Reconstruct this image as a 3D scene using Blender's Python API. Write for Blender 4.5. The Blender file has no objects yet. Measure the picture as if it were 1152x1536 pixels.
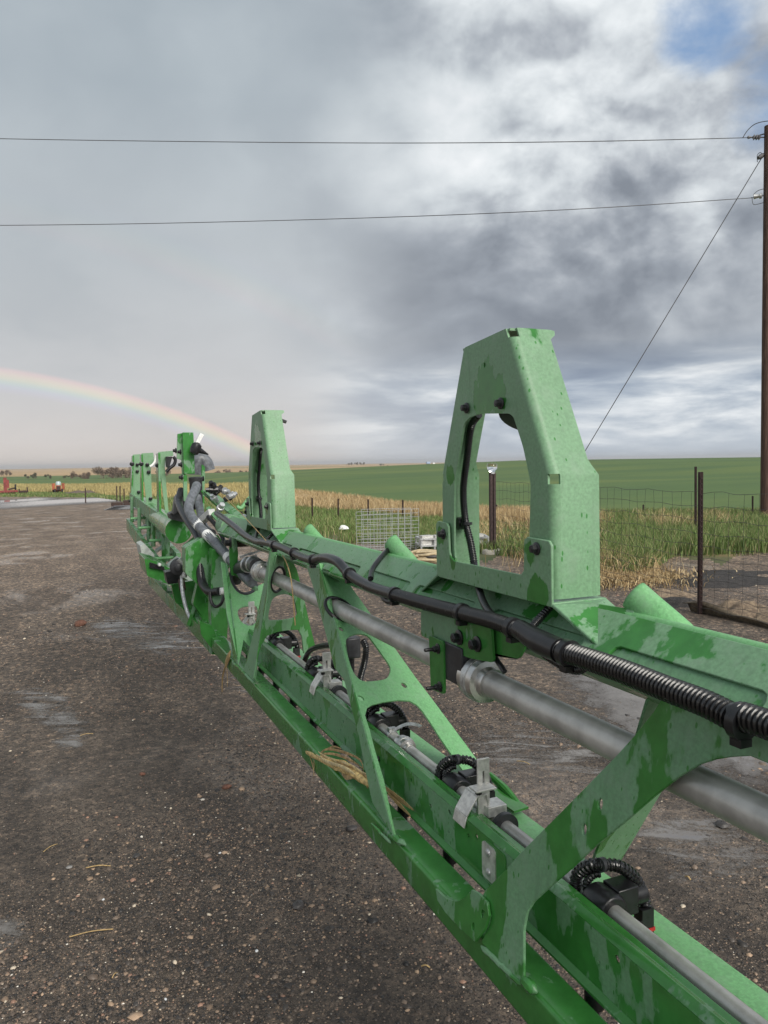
import bpy, math, random
import numpy as np
from mathutils import Vector, Matrix
from mathutils.geometry import tessellate_polygon

random.seed(7)
rng = np.random.default_rng(7)
scene = bpy.context.scene
COL = scene.collection
rad = math.radians

# ------------------------------------------------------------------ camera
FPX, CX, CY = 1120.0, 576.0, 768.0            # focal length and centre of a 1152 x 1536 frame
CAMH = 1.6
YAW, PITCH, ROLL = rad(23.0856), rad(3.7547), math.atan(0.0153)
_f = np.array([math.sin(YAW)*math.cos(PITCH), math.cos(YAW)*math.cos(PITCH), -math.sin(PITCH)])
_r = np.cross(_f, [0, 0, 1]); _r /= np.linalg.norm(_r)
_u = np.cross(_r, _f)
CR = _r*math.cos(ROLL) - _u*math.sin(ROLL)
CU = _u*math.cos(ROLL) + _r*math.sin(ROLL)
CF = _f
cam = bpy.data.cameras.new('camera')
cam.sensor_fit = 'VERTICAL'; cam.sensor_height = 36.0; cam.lens = 36.0*FPX/1536.0
cam.clip_start = 0.05; cam.clip_end = 20000
camo = bpy.data.objects.new('camera', cam); COL.objects.link(camo)
camo.matrix_world = Matrix(((CR[0], CU[0], -CF[0], 0), (CR[1], CU[1], -CF[1], 0), (CR[2], CU[2], -CF[2], CAMH), (0, 0, 0, 1)))
scene.camera = camo
CAMP = np.array([0, 0, CAMH])

def ray(x, y):
    w = (x-CX)/FPX*CR - (y-CY)/FPX*CU + CF
    return w/np.linalg.norm(w)

# ------------------------------------------------------------------ node helpers
class NT:
    def __init__(s, tree):
        s.t = tree; s.n = tree.nodes; s.l = tree.links
    def node(s, kind, **kw):
        n = s.n.new(kind)
        for k, v in kw.items(): setattr(n, k, v)
        return n
    def put(s, sock, v):
        if v is None: return
        if isinstance(v, bpy.types.NodeSocket): s.l.new(v, sock)
        else:
            if isinstance(v, tuple) and len(v) == 3 and sock.type == 'RGBA': v = (*v, 1)
            sock.default_value = v
    def m(s, op, a, b=None, c=None, clamp=False):
        n = s.node('ShaderNodeMath', operation=op, use_clamp=clamp)
        s.put(n.inputs[0], a); s.put(n.inputs[1], b)
        if c is not None: s.put(n.inputs[2], c)
        return n.outputs[0]
    def vm(s, op, a, b=None, out=0):
        n = s.node('ShaderNodeVectorMath', operation=op)
        s.put(n.inputs[0], a)
        if b is not None:
            if op == 'SCALE': s.put(n.inputs['Scale'], b)
            else: s.put(n.inputs[1], b)
        return n.outputs['Value'] if op in ('DOT_PRODUCT', 'LENGTH', 'DISTANCE') else n.outputs[0]
    def mix(s, f, a, b, blend='MIX'):
        n = s.node('ShaderNodeMix', data_type='RGBA', blend_type=blend)
        s.put(n.inputs[0], f); s.put(n.inputs[6], a); s.put(n.inputs[7], b)
        return n.outputs[2]
    def fmix(s, f, a, b):
        n = s.node('ShaderNodeMix', data_type='FLOAT')
        s.put(n.inputs[0], f); s.put(n.inputs[2], a); s.put(n.inputs[3], b)
        return n.outputs[0]
    def sm(s, x, a, b, lo=0.0, hi=1.0):
        n = s.node('ShaderNodeMapRange', interpolation_type='SMOOTHSTEP')
        s.put(n.inputs[0], x); s.put(n.inputs[1], a); s.put(n.inputs[2], b)
        s.put(n.inputs[3], lo); s.put(n.inputs[4], hi)
        return n.outputs[0]
    def noise(s, v, scale, detail=4.0, rough=0.5, dist=0.0, col=False):
        n = s.node('ShaderNodeTexNoise')
        s.put(n.inputs['Vector'], v); s.put(n.inputs['Scale'], scale); s.put(n.inputs['Detail'], detail)
        s.put(n.inputs['Roughness'], rough); s.put(n.inputs['Distortion'], dist)
        return n.outputs['Color'] if col else n.outputs['Fac']
    def voro(s, v, scale, out='Distance', rnd=1.0):
        n = s.node('ShaderNodeTexVoronoi')
        s.put(n.inputs['Vector'], v); s.put(n.inputs['Scale'], scale); s.put(n.inputs['Randomness'], rnd)
        return n.outputs[out]
    def xyz(s, v):
        n = s.node('ShaderNodeSeparateXYZ'); s.put(n.inputs[0], v); return n.outputs
    def comb(s, x, y, z):
        n = s.node('ShaderNodeCombineXYZ')
        s.put(n.inputs[0], x); s.put(n.inputs[1], y); s.put(n.inputs[2], z)
        return n.outputs[0]
    def ramp(s, f, stops):
        n = s.node('ShaderNodeValToRGB'); r = n.color_ramp
        while len(r.elements) > 1: r.elements.remove(r.elements[0])
        r.elements[0].position = stops[0][0]; r.elements[0].color = (*stops[0][1], 1)
        for p, c in stops[1:]:
            e = r.elements.new(p); e.color = (*c, 1)
        s.put(n.inputs[0], f)
        return n.outputs[0]
    def bump(s, h, strength=0.3, dist=0.01):
        n = s.node('ShaderNodeBump')
        s.put(n.inputs['Strength'], strength); s.put(n.inputs['Distance'], dist); s.put(n.inputs['Height'], h)
        return n.outputs[0]

def lin(r, g, b):
    f = lambda c: (c/255/12.92) if c/255 <= 0.04045 else ((c/255+0.055)/1.055)**2.4
    return (f(r), f(g), f(b))

# ------------------------------------------------------------------ world: broken rain cloud with a rainbow opposite the sun
SUN_AZ, SUN_EL = rad(171.0), rad(35.5)          # azimuth from +Y towards +X
sun_dir = np.array([math.sin(SUN_AZ)*math.cos(SUN_EL), math.cos(SUN_AZ)*math.cos(SUN_EL), math.sin(SUN_EL)])
world = bpy.data.worlds.new('World'); scene.world = world; world.use_nodes = True
W = NT(world.node_tree); W.n.clear()
wo = W.node('ShaderNodeOutputWorld'); bg = W.node('ShaderNodeBackground')
W.l.new(bg.outputs[0], wo.inputs[0])
sky = W.node('ShaderNodeTexSky', sky_type='NISHITA', sun_disc=False, sun_elevation=SUN_EL, sun_rotation=SUN_AZ)
D = W.vm('NORMALIZE', W.node('ShaderNodeTexCoord').outputs['Generated'])
dx, dy, dz = W.xyz(D)
zc = W.m('MAXIMUM', dz, 0.0)
den = W.m('ADD', zc, 0.16)
flat = W.comb(W.m('DIVIDE', dx, den), W.m('DIVIDE', dy, den), 0.0)       # cloud deck seen in perspective
def lobe(x, y, inner, outer):
    c = tuple(float(q) for q in ray(x, y))
    dt = W.vm('DOT_PRODUCT', D, c)
    return W.sm(dt, math.cos(rad(outer)), math.cos(rad(inner)))
warp = W.noise(flat, 1.3, 3.0, 0.5, 0.0, True)
flatw = W.vm('ADD', flat, W.vm('SCALE', warp, 0.55))
big = W.noise(flatw, 0.85, 6.0, 0.55)
mid = W.noise(W.vm('ADD', flatw, (3.1, 7.7, 0)), 2.3, 9.0, 0.60, 0.15)
puff = W.noise(W.vm('ADD', W.vm('SCALE', D, 1.0), W.vm('SCALE', warp, 0.10)), 5.2, 9.0, 0.58, 0.2)
strat = W.noise(W.comb(W.m('MULTIPLY', dx, 3.2), W.m('MULTIPLY', dy, 3.2), W.m('MULTIPLY', dz, 17.0)), 1.4, 7.0, 0.55, 0.3)
# how broken the deck is: to the right of the frame it is cumulus, to the left a smooth rain curtain
side = W.vm('DOT_PRODUCT', D, tuple(float(q) for q in CR))
brk = W.sm(W.m('ADD', side, W.m('MULTIPLY', W.m('SUBTRACT', big, 0.5), 0.35)), -0.12, 0.26)
el = W.m('ARCSINE', dz)
curtain = W.ramp(W.m('DIVIDE', el, rad(60)), [(0.0, lin(208, 198, 190)), (0.03, lin(204, 199, 196)), (0.10, lin(194, 195, 197)), (0.25, lin(180, 186, 191)), (0.42, lin(160, 170, 178)), (0.62, lin(152, 164, 173)), (1.0, lin(168, 178, 186))])
veil = W.noise(W.vm('ADD', W.vm('SCALE', D, 1.0), W.vm('SCALE', warp, 0.2)), 2.2, 5.0, 0.5)
curtain = W.mix(W.m('MULTIPLY', W.sm(veil, 0.46, 0.72), 0.35), curtain, lin(214, 221, 225))
curtain = W.mix(W.m('MULTIPLY', W.sm(veil, 0.50, 0.30), 0.28), curtain, lin(140, 151, 160))
# cauliflower relief: ridged billows at three sizes on top of the broad cloud masses
Dw = W.vm('ADD', D, W.vm('SCALE', W.vm('SUBTRACT', W.noise(D, 3.4, 4.0, 0.5, 0.0, True), (0.5, 0.5, 0.5)), 0.09))
Ds = W.vm('MULTIPLY', Dw, (1.0, 1.0, 1.45))
def billow(scale, detail):
    n_ = W.noise(Ds, scale, detail, 0.55)
    return W.m('SUBTRACT', 1.0, W.m('ABSOLUTE', W.m('MULTIPLY', W.m('SUBTRACT', n_, 0.5), 3.2)))
mass = W.noise(Ds, 2.1, 3.0, 0.5)
def relief(scale, detail, off, k):                     # sunlit shoulders and shaded bases of the cloud heaps
    a_ = W.noise(Ds, scale, detail, 0.52); b_ = W.noise(W.vm('ADD', Ds, off), scale, detail, 0.52)
    return W.m('MULTIPLY', W.m('SUBTRACT', a_, b_), k)
puffy = W.m('ADD', 0.20, W.m('MULTIPLY', lobe(940, 110, 6, 20), 0.62))
bl = W.m('ADD', W.m('MULTIPLY', puffy, W.m('ADD', relief(4.6, 6.0, (0.010, -0.02, 0.055), 1.15), relief(11.0, 6.0, (0.005, -0.010, 0.022), 0.85))), W.m('ADD', 0.13, W.m('MULTIPLY', billow(12.0, 6.0), 0.03)))
tone = W.m('ADD', W.m('MULTIPLY', mass, 0.95), W.m('MULTIPLY', W.m('SUBTRACT', W.noise(Ds, 5.2, 6.0, 0.5), 0.5), 0.42))
tone = W.m('ADD', tone, W.m('SUBTRACT', bl, 0.15))
for x_, y_, a_, b_, k_ in ((560, 120, 1, 9, 0.04), (625, 225, 1, 8.5, 0.14), (665, 290, 1, 5, 0.10), (900, 90, 3, 14, 0.06), (930, 230, 2, 10, 0.09), (1120, 400, 1, 8, 0.17), (1060, 190, 1, 6, 0.08),
                           (760, 450, 3, 13, -0.15), (540, 410, 2, 13, -0.13), (980, 490, 2, 13, -0.14), (800, 210, 1, 9, 0.06), (880, 330, 1, 7, 0.05), (790, 50, 1, 9, 0.07)):
    tone = W.m('ADD', tone, W.m('MULTIPLY', lobe(x_, y_, a_, b_), k_))
cum = W.ramp(tone, [(0.24, lin(128, 135, 145)), (0.37, lin(150, 157, 166)), (0.48, lin(176, 182, 189)), (0.58, lin(200, 206, 211)), (0.72, lin(224, 229, 232)), (0.92, lin(246, 248, 250))])
lowl = W.ramp(strat, [(0.32, lin(134, 147, 166)), (0.45, lin(156, 168, 183)), (0.54, lin(186, 195, 205)), (0.64, lin(228, 232, 235))])
low = W.sm(el, rad(9.5), rad(5.0))
cum = W.mix(low, cum, lowl)
cum = W.mix(W.m('MULTIPLY', W.sm(el, rad(2.6), rad(0.0)), 0.65), cum, lin(190, 200, 211))
brk = W.sm(W.m('ADD', side, W.m('MULTIPLY', W.m('SUBTRACT', mass, 0.5), 0.45)), -0.22, 0.18)
cloud = W.mix(brk, curtain, cum)
# blue gap high on the right, where the deck opens
gapn = W.noise(W.vm('ADD', flatw, (9.0, 2.0, 0)), 1.7, 7.0, 0.58, 0.25)
gapn = W.noise(Ds, 9.0, 7.0, 0.6, 0.3)
gap = W.sm(W.m('ADD', W.m('MULTIPLY', W.m('SUBTRACT', gapn, 0.5), 1.6), W.m('MAXIMUM', lobe(1062, 28, 0.5, 5.0), W.m('MULTIPLY', lobe(1150, 150, 0.5, 4.5), 0.85))), 0.42, 1.25)
blue = W.mix(0.6, W.vm('SCALE', sky.outputs[0], 0.10), lin(140, 172, 212))
# rainbow: bows of fixed angular radius round the antisolar point
anti = tuple(float(-q) for q in sun_dir)
ang = W.m('MULTIPLY', W.m('ARCCOSINE', W.vm('DOT_PRODUCT', D, anti)), 180/math.pi)
def bow(c0, width, cols, k):
    t = W.m('DIVIDE', W.m('SUBTRACT', ang, c0-width/2), width)
    n = len(cols)
    stops = [(0.0, (0, 0, 0))] + [((i+1)/(n+1), c) for i, c in enumerate(cols)] + [(1.0, (0, 0, 0))]
    return W.vm('SCALE', W.ramp(t, stops), k)
spec = [(0.02, 0.01, 0.10), (0.0, 0.06, 0.18), (0.03, 0.20, 0.11), (0.30, 0.28, 0.02), (0.44, 0.24, 0.04), (0.42, 0.09, 0.05)]
b1 = bow(41.8, 1.85, spec, 1.0)
b2 = bow(53.2, 3.6, list(reversed(spec)), 0.28)
bowk = W.m('MULTIPLY', W.sm(el, rad(24), rad(3)), W.sm(side, 0.02, -0.20))
final = W.mix(gap, cloud, blue)
final = W.mix(W.m('MULTIPLY', W.sm(ang, 41.0, 37.0), W.m('MULTIPLY', 0.16, W.sm(side, 0.1, -0.25))), final, lin(226, 218, 212))
final = W.vm('ADD', final, W.vm('SCALE', W.vm('ADD', b1, b2), W.m('MULTIPLY', bowk, 0.34)))
W.put(bg.inputs[0], W.vm('SCALE', final, 6.2))
bg.inputs[1].default_value = 0.10

sun = bpy.data.lights.new('sun', 'SUN'); sun.energy = 2.0; sun.angle = rad(38); sun.color = (1.0, 0.95, 0.87)
suno = bpy.data.objects.new('sun', sun); COL.objects.link(suno)
suno.rotation_euler = Vector([float(-q) for q in sun_dir]).to_track_quat('-Z', 'Y').to_euler()
scene.view_settings.view_transform = 'Standard'; scene.view_settings.look = 'None'
scene.view_settings.exposure = 0.84; scene.view_settings.gamma = 1.0
scene.view_settings.use_curve_mapping = False

# ------------------------------------------------------------------ materials
def mat(name):
    m = bpy.data.materials.new(name); m.use_nodes = True
    t = NT(m.node_tree); b = t.n['Principled BSDF']
    return m, t, b

def plain(name, col, rough=0.5, metal=0.0, var=0.25, scale=30.0, bump=0.15, spec=0.5):
    m, t, b = mat(name)
    co = t.node('ShaderNodeTexCoord').outputs['Object']
    n = t.noise(co, scale, 6, 0.6)
    c = t.mix(t.sm(n, 0.3, 0.7), tuple(q*(1-var) for q in col), tuple(min(1, q*(1+var)) for q in col))
    t.put(b.inputs['Base Color'], c); t.put(b.inputs['Metallic'], metal)
    t.put(b.inputs['Roughness'], t.fmix(n, max(0.02, rough-0.1), min(1, rough+0.1)))
    t.put(b.inputs['Specular IOR Level'], spec)
    if bump: t.put(b.inputs['Normal'], t.bump(n, bump, 0.002))
    return m

def green(name, wet, fleck=1.0, mistcol=(0.178, 0.335, 0.188), wetcol=(0.045, 0.205, 0.041), blobs=()):
    """green enamel after rain: a film of fine droplets with bare wet patches where the water has run together"""
    m, t, b = mat(name)
    co0 = t.node('ShaderNodeTexCoord').outputs['Object']
    oi = t.node('ShaderNodeObjectInfo').outputs['Random']
    co = t.vm('ADD', co0, t.vm('SCALE', t.comb(oi, oi, oi), 7.0))
    st = t.vm('MULTIPLY', co, (1.0, 1.0, 0.62))
    a = t.fmix(0.35, t.noise(st, 5.0, 2.0, 0.5, 0.5), t.noise(t.vm('MULTIPLY', co, (1.0, 1.0, 0.45)), 15.0, 2.0, 0.5, 0.3))
    e = t.noise(t.vm('MULTIPLY', co, (1.0, 1.0, 0.40)), 85.0, 2.0, 0.55)
    e2 = t.noise(t.vm('MULTIPLY', co, (1.0, 1.0, 0.6)), 28.0, 2.0, 0.5)
    h = t.m('ADD', a, t.m('ADD', t.m('MULTIPLY', t.m('SUBTRACT', e, 0.5), 0.10), t.m('MULTIPLY', t.m('SUBTRACT', e2, 0.5), 0.16)))
    for (c_, r_) in blobs:                                 # runs below bolts and under the hoop's head, same on every hoop
        dd = t.vm('LENGTH', t.vm('MULTIPLY', t.vm('SUBTRACT', co0, c_), (1.0, 1.0, 0.8)))
        h = t.m('MAXIMUM', h, t.m('ADD', t.sm(dd, r_*1.7, r_*0.2, 1.0-wet-0.14, 1.0-wet+0.12), t.m('ADD', t.m('MULTIPLY', t.m('SUBTRACT', e, 0.5), 0.22), t.m('MULTIPLY', t.m('SUBTRACT', e2, 0.5), 0.46))))
    mask = t.sm(h, 1.0-wet-0.016, 1.0-wet+0.022)           # 1 = wet patch
    vd = t.voro(t.vm('MULTIPLY', co, (1.0, 1.0, 0.45)), 84.0)
    vr = t.xyz(t.voro(t.vm('MULTIPLY', co, (1.0, 1.0, 0.45)), 84.0, 'Color'))[0]
    drop = t.m('MULTIPLY', t.sm(vd, 0.24, 0.14), t.m('GREATER_THAN', vr, 0.66))
    mask = t.m('MAXIMUM', mask, t.m('MULTIPLY', drop, 0.85*fleck))
    mot = t.noise(co, 150.0, 5, 0.68)
    mot2 = t.noise(co, 24.0, 6, 0.65)
    mist = t.mix(t.sm(mot, 0.32, 0.70), tuple(q*0.83 for q in mistcol), tuple(q*1.17 for q in mistcol))
    mist = t.mix(t.m('MULTIPLY', t.sm(mot2, 0.46, 0.70), 0.55), mist, tuple(0.75*q+0.10 for q in mistcol))
    run = t.noise(t.vm('MULTIPLY', co, (1.0, 1.0, 0.10)), 55.0, 3, 0.55)
    mist = t.mix(t.m('MULTIPLY', t.sm(run, 0.55, 0.72), 0.35), mist, tuple(0.55*q for q in mistcol))
    big_ = t.noise(co, 3.2, 4, 0.6)
    mist = t.mix(t.m('MULTIPLY', t.sm(big_, 0.42, 0.66), 0.30), mist, tuple(0.72*q for q in mistcol))
    wetc = t.mix(t.sm(mot2, 0.3, 0.7), tuple(q*0.85 for q in wetcol), tuple(q*1.15 for q in wetcol))
    t.put(b.inputs['Base Color'], t.mix(mask, mist, wetc))
    t.put(b.inputs['Roughness'], t.fmix(mask, t.fmix(mot, 0.34, 0.62), t.fmix(mot2, 0.10, 0.24)))
    t.put(b.inputs['Specular IOR Level'], 0.5)
    t.put(b.inputs['Normal'], t.bump(t.m('ADD', t.m('MULTIPLY', mot, t.m('SUBTRACT', 1.0, mask)), t.m('MULTIPLY', mot2, 0.6)), 0.22, 0.0012))
    return m

M = {}
M['film'] = green('green_paint_even_film', 0.33)
M['mist'] = green('green_paint_misted_wide', 0.44)
M['mix'] = green('green_paint_half_wet', 0.50, mistcol=(0.150, 0.315, 0.165))
M['wet'] = green('green_paint_wet', 0.585, mistcol=(0.150, 0.300, 0.168))
M['bright'] = green('green_paint_lit_film', 0.30, 0.3, mistcol=(0.175, 0.43, 0.18))  # paler film green paints in the light on upward and sun-facing parts
M['steel'] = plain('dull_stainless_pipe', (0.50, 0.485, 0.455), 0.38, 0.40, 0.22, 14.0, 0.08)
M['clampm'] = plain('clamp_stainless', (0.62, 0.61, 0.59), 0.30, 0.9, 0.15, 40.0, 0.05)
M['galv'] = plain('galvanised_steel', (0.55, 0.56, 0.56), 0.40, 0.7, 0.28, 60.0, 0.12)
M['alu'] = plain('cast_aluminium', (0.66, 0.65, 0.62), 0.45, 0.55, 0.2, 70.0, 0.2)
M['black'] = plain('black_plastic', (0.016, 0.016, 0.018), 0.30, 0.0, 0.3, 40.0, 0.1)
M['loom'] = plain('black_corrugated_loom', (0.010, 0.010, 0.011), 0.24, 0.0, 0.3, 60.0, 0.1, 0.7)
M['rubber'] = plain('grey_black_rubber', (0.035, 0.036, 0.040), 0.42, 0.0, 0.3, 40.0, 0.25)
M['hose'] = plain('slate_grey_hose', (0.14, 0.15, 0.165), 0.40, 0.0, 0.35, 35.0, 0.3)
M['white'] = plain('white_tape', (0.80, 0.80, 0.78), 0.5, 0.0, 0.12, 40.0, 0.1)
M['tread'] = plain('pale_step_tread', (0.48, 0.52, 0.48), 0.5, 0.1, 0.2, 40.0, 0.1)
M['red'] = plain('red_plastic', (0.55, 0.03, 0.03), 0.4)
M['rust'] = plain('rusty_brown_steel', (0.055, 0.032, 0.026), 0.7, 0.2, 0.4, 60.0, 0.3)
M['postm'] = plain('maroon_post_paint', (0.045, 0.026, 0.024), 0.55, 0.1, 0.4, 30.0, 0.2)
M['straw'] = plain('dry_straw', (0.42, 0.29, 0.13), 0.75, 0.0, 0.35, 90.0, 0.4)
M['husk'] = plain('brown_corn_husk', (0.42, 0.29, 0.14), 0.8, 0.0, 0.45, 60.0, 0.5)
M['conc'] = plain('pale_concrete', (0.45, 0.42, 0.36), 0.9, 0.0, 0.2, 30.0, 0.4)
M['beige'] = plain('beige_rubber_hose', (0.45, 0.36, 0.22), 0.55, 0.0, 0.2, 20.0, 0.1)
M['wire'] = plain('dark_fence_wire', (0.10, 0.095, 0.09), 0.6, 0.5, 0.3, 50.0, 0)
M['cable'] = plain('weathered_line_wire', (0.10, 0.10, 0.105), 0.6, 0.3, 0.2, 5.0, 0)
M['bag'] = plain('white_plastic_bag', (0.75, 0.76, 0.76), 0.5, 0.0, 0.1, 10.0, 0.3)
M['fabric'] = plain('brown_silt_fabric', (0.16, 0.125, 0.085), 0.85, 0.0, 0.3, 30.0, 0.3)
M['orange'] = plain('orange_machine_paint', (0.34, 0.085, 0.035), 0.5, 0.0, 0.35, 3.0, 0.1)
M['redm'] = plain('faded_red_machine_paint', (0.24, 0.045, 0.038), 0.55, 0.0, 0.35, 3.0, 0.1)
M['tyre'] = plain('tyre_rubber', (0.02, 0.02, 0.02), 0.8)
M['ceram'] = plain('grey_porcelain', (0.16, 0.16, 0.17), 0.3)
M['twig'] = plain('bare_brown_twigs', (0.21, 0.155, 0.12), 0.9, 0.0, 0.35, 2.0, 0)
M['darkbush'] = plain('dark_scrub', (0.12, 0.115, 0.08), 0.9, 0.0, 0.35, 2.0, 0)
M['bluep'] = plain('blue_white_panel', (0.32, 0.42, 0.58), 0.5)
M['stone'] = plain('rust_brown_stone', (0.16, 0.075, 0.05), 0.85, 0.0, 0.35, 60.0, 0.6)
mg, tg, bgl = mat('clear_glass')
bgl.inputs['Transmission Weight'].default_value = 1.0; bgl.inputs['Roughness'].default_value = 0.03
bgl.inputs['Base Color'].default_value = (0.95, 0.97, 0.97, 1)
M['glass'] = mg
m, t, b = mat('brown_wood_pole')
co = t.node('ShaderNodeTexCoord').outputs['Object']
n = t.noise(t.vm('MULTIPLY', co, (18, 18, 0.9)), 2.2, 8, 0.65)
t.put(b.inputs['Base Color'], t.ramp(n, [(0.3, (0.030, 0.016, 0.011)), (0.5, (0.075, 0.040, 0.028)), (0.7, (0.15, 0.09, 0.065))]))
t.put(b.inputs['Roughness'], 0.85); t.put(b.inputs['Normal'], t.bump(n, 0.6, 0.02))
M['pole'] = m

# ------------------------------------------------------------------ mesh builder
def nrm(v):
    v = np.asarray(v, float); return v/np.linalg.norm(v)
def frame_for(axis):
    a = nrm(axis); h = np.array([0, 0, 1.0]) if abs(a[2]) < 0.9 else np.array([1.0, 0, 0])
    u = nrm(np.cross(h, a)); v = np.cross(a, u)
    return u, v, a
def catmull(pts, n=8, closed=False):
    P = [np.asarray(p, float) for p in pts]; out = []
    k = len(P)
    for i in range(k if closed else k-1):
        if closed: p0, p1, p2, p3 = P[i-1], P[i], P[(i+1) % k], P[(i+2) % k]
        else: p0, p1, p2, p3 = P[max(i-1, 0)], P[i], P[i+1], P[min(i+2, k-1)]
        for j in range(n):
            s = j/n
            out.append(0.5*((2*p1) + (-p0+p2)*s + (2*p0-5*p1+4*p2-p3)*s*s + (-p0+3*p1-3*p2+p3)*s**3))
    if not closed: out.append(P[-1])
    return out
def fillet(poly, r, n=4):
    out = []; k = len(poly)
    for i in range(k):
        p, a, b = (np.asarray(poly[j], float) for j in (i, i-1, (i+1) % k))
        da, db = a-p, b-p; la, lb = np.linalg.norm(da), np.linalg.norm(db)
        q = min(r, la*0.45, lb*0.45)
        A, B = p+da/la*q, p+db/lb*q
        for j in range(n+1):
            s = j/n; out.append((1-s)**2*A + 2*s*(1-s)*p + s*s*B)
    return out

class MB:
    def __init__(s): s.v = []; s.f = []
    def add(s, vs, fs):
        o = len(s.v); s.v += [tuple(map(float, q)) for q in vs]; s.f += [tuple(i+o for i in f) for f in fs]
        return s
    def box(s, lo, hi):
        x0, y0, z0 = lo; x1, y1, z1 = hi
        return s.add([(x0, y0, z0), (x1, y0, z0), (x1, y1, z0), (x0, y1, z0), (x0, y0, z1), (x1, y0, z1), (x1, y1, z1), (x0, y1, z1)],
                     [(0, 3, 2, 1), (4, 5, 6, 7), (0, 1, 5, 4), (1, 2, 6, 5), (2, 3, 7, 6), (3, 0, 4, 7)])
    def bar(s, a, b, w, h, up=(0, 0, 1), bev=0.0):
        """a rectangular bar from a to b; w across, h along up"""
        a, b = np.asarray(a, float), np.asarray(b, float); d = nrm(b-a)
        sx = np.cross(d, up)
        if np.linalg.norm(sx) < 1e-4: sx = np.cross(d, (1, 0, 0))
        sx = nrm(sx); uz = np.cross(sx, d)
        pr = [(-w/2, -h/2), (w/2, -h/2), (w/2, h/2), (-w/2, h/2)]
        if bev: pr = fillet(pr, bev, 3)
        return s.sweep([a, b], pr, sx, uz)
    def sweep(s, path, prof, sx, uz):
        k = len(prof); vs = []
        for p in path:
            for q in prof: vs.append(np.asarray(p)+sx*q[0]+uz*q[1])
        fs = []
        for i in range(len(path)-1):
            for j in range(k):
                fs.append((i*k+j, i*k+(j+1) % k, (i+1)*k+(j+1) % k, (i+1)*k+j))
        fs.append(tuple(range(k-1, -1, -1))); fs.append(tuple((len(path)-1)*k+j for j in range(k)))
        return s.add(vs, fs)
    def prism(s, prof, y0, y1):
        """profile in X,Z swept along Y"""
        return s.sweep([(0, y0, 0), (0, y1, 0)], prof, np.array([1.0, 0, 0]), np.array([0, 0, 1.0]))
    def tube(s, pts, r, seg=10, corr=0.0, pitch=0.008, cap=True, smooth=8, oval=1.0):
        P = catmull(pts, smooth) if smooth else [np.asarray(p, float) for p in pts]
        P = np.array(P)
        if corr:
            L = np.concatenate([[0], np.cumsum(np.linalg.norm(np.diff(P, axis=0), axis=1))])
            tt = np.arange(0, L[-1], pitch/4)
            P = np.stack([np.interp(tt, L, P[:, i]) for i in range(3)], 1)
        n = len(P); rr = r if hasattr(r, '__len__') else [r]*n
        if hasattr(r, '__len__') and len(r) != n: rr = np.interp(np.linspace(0, 1, n), np.linspace(0, 1, len(r)), r)
        T = np.gradient(P, axis=0); u, v, _ = frame_for(T[0]); vs = []
        for i in range(n):
            a = nrm(T[i]); u = u-a*np.dot(u, a); u = nrm(u); v = np.cross(a, u)
            q = rr[i]
            if corr: q = q*(1-corr*(0, 0, 1, 1)[i % 4])
            for j in range(seg):
                th = 2*math.pi*j/seg
                vs.append(P[i]+u*math.cos(th)*q*oval+v*math.sin(th)*q)
        fs = []
        for i in range(n-1):
            for j in range(seg):
                fs.append((i*seg+j, i*seg+(j+1) % seg, (i+1)*seg+(j+1) % seg, (i+1)*seg+j))
        if cap: fs += [tuple(range(seg-1, -1, -1)), tuple((n-1)*seg+j for j in range(seg))]
        return s.add(vs, fs)
    def lathe(s, prof, origin, axis, seg=24, u0=None):
        """profile (distance along axis, radius)"""
        u, v, a = frame_for(axis); o = np.asarray(origin, float); vs = []; fs = []
        for (h, r) in prof:
            for j in range(seg):
                th = 2*math.pi*j/seg
                vs.append(o+a*h+(u*math.cos(th)+v*math.sin(th))*r)
        k = len(prof)
        for i in range(k-1):
            for j in range(seg):
                fs.append((i*seg+j, i*seg+(j+1) % seg, (i+1)*seg+(j+1) % seg, (i+1)*seg+j))
        fs += [tuple(range(seg-1, -1, -1)), tuple((k-1)*seg+j for j in range(seg))]
        return s.add(vs, fs)
    def ring(s, c, axis, R, r, seg=32, k=8):
        u, v, a = frame_for(axis); c = np.asarray(c, float); vs = []; fs = []
        for i in range(seg):
            th = 2*math.pi*i/seg; e = u*math.cos(th)+v*math.sin(th)
            for j in range(k):
                ph = 2*math.pi*j/k; vs.append(c+e*(R+r*math.cos(ph))+a*r*math.sin(ph))
        for i in range(seg):
            for j in range(k):
                fs.append((i*k+j, ((i+1) % seg)*k+j, ((i+1) % seg)*k+(j+1) % k, i*k+(j+1) % k))
        return s.add(vs, fs)
    def bolt(s, c, axis, R, stud=0.0):
        """flange-head hex bolt"""
        s.lathe([(0, R), (R*0.16, R), (R*0.30, R*0.72)], c, axis, 20)
        s.lathe([(R*0.25, R*0.66), (R*0.98, R*0.66), (R*1.08, R*0.54)], c, axis, 6)
        if stud: s.lathe([(R*0.8, R*0.36), (R*0.8+stud, R*0.36), (R*0.8+stud+0.002, R*0.28)], c, axis, 12)
        else: s.lathe([(R*1.05, R*0.36), (R*1.16, R*0.30)], c, axis, 10)
        return s
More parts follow.
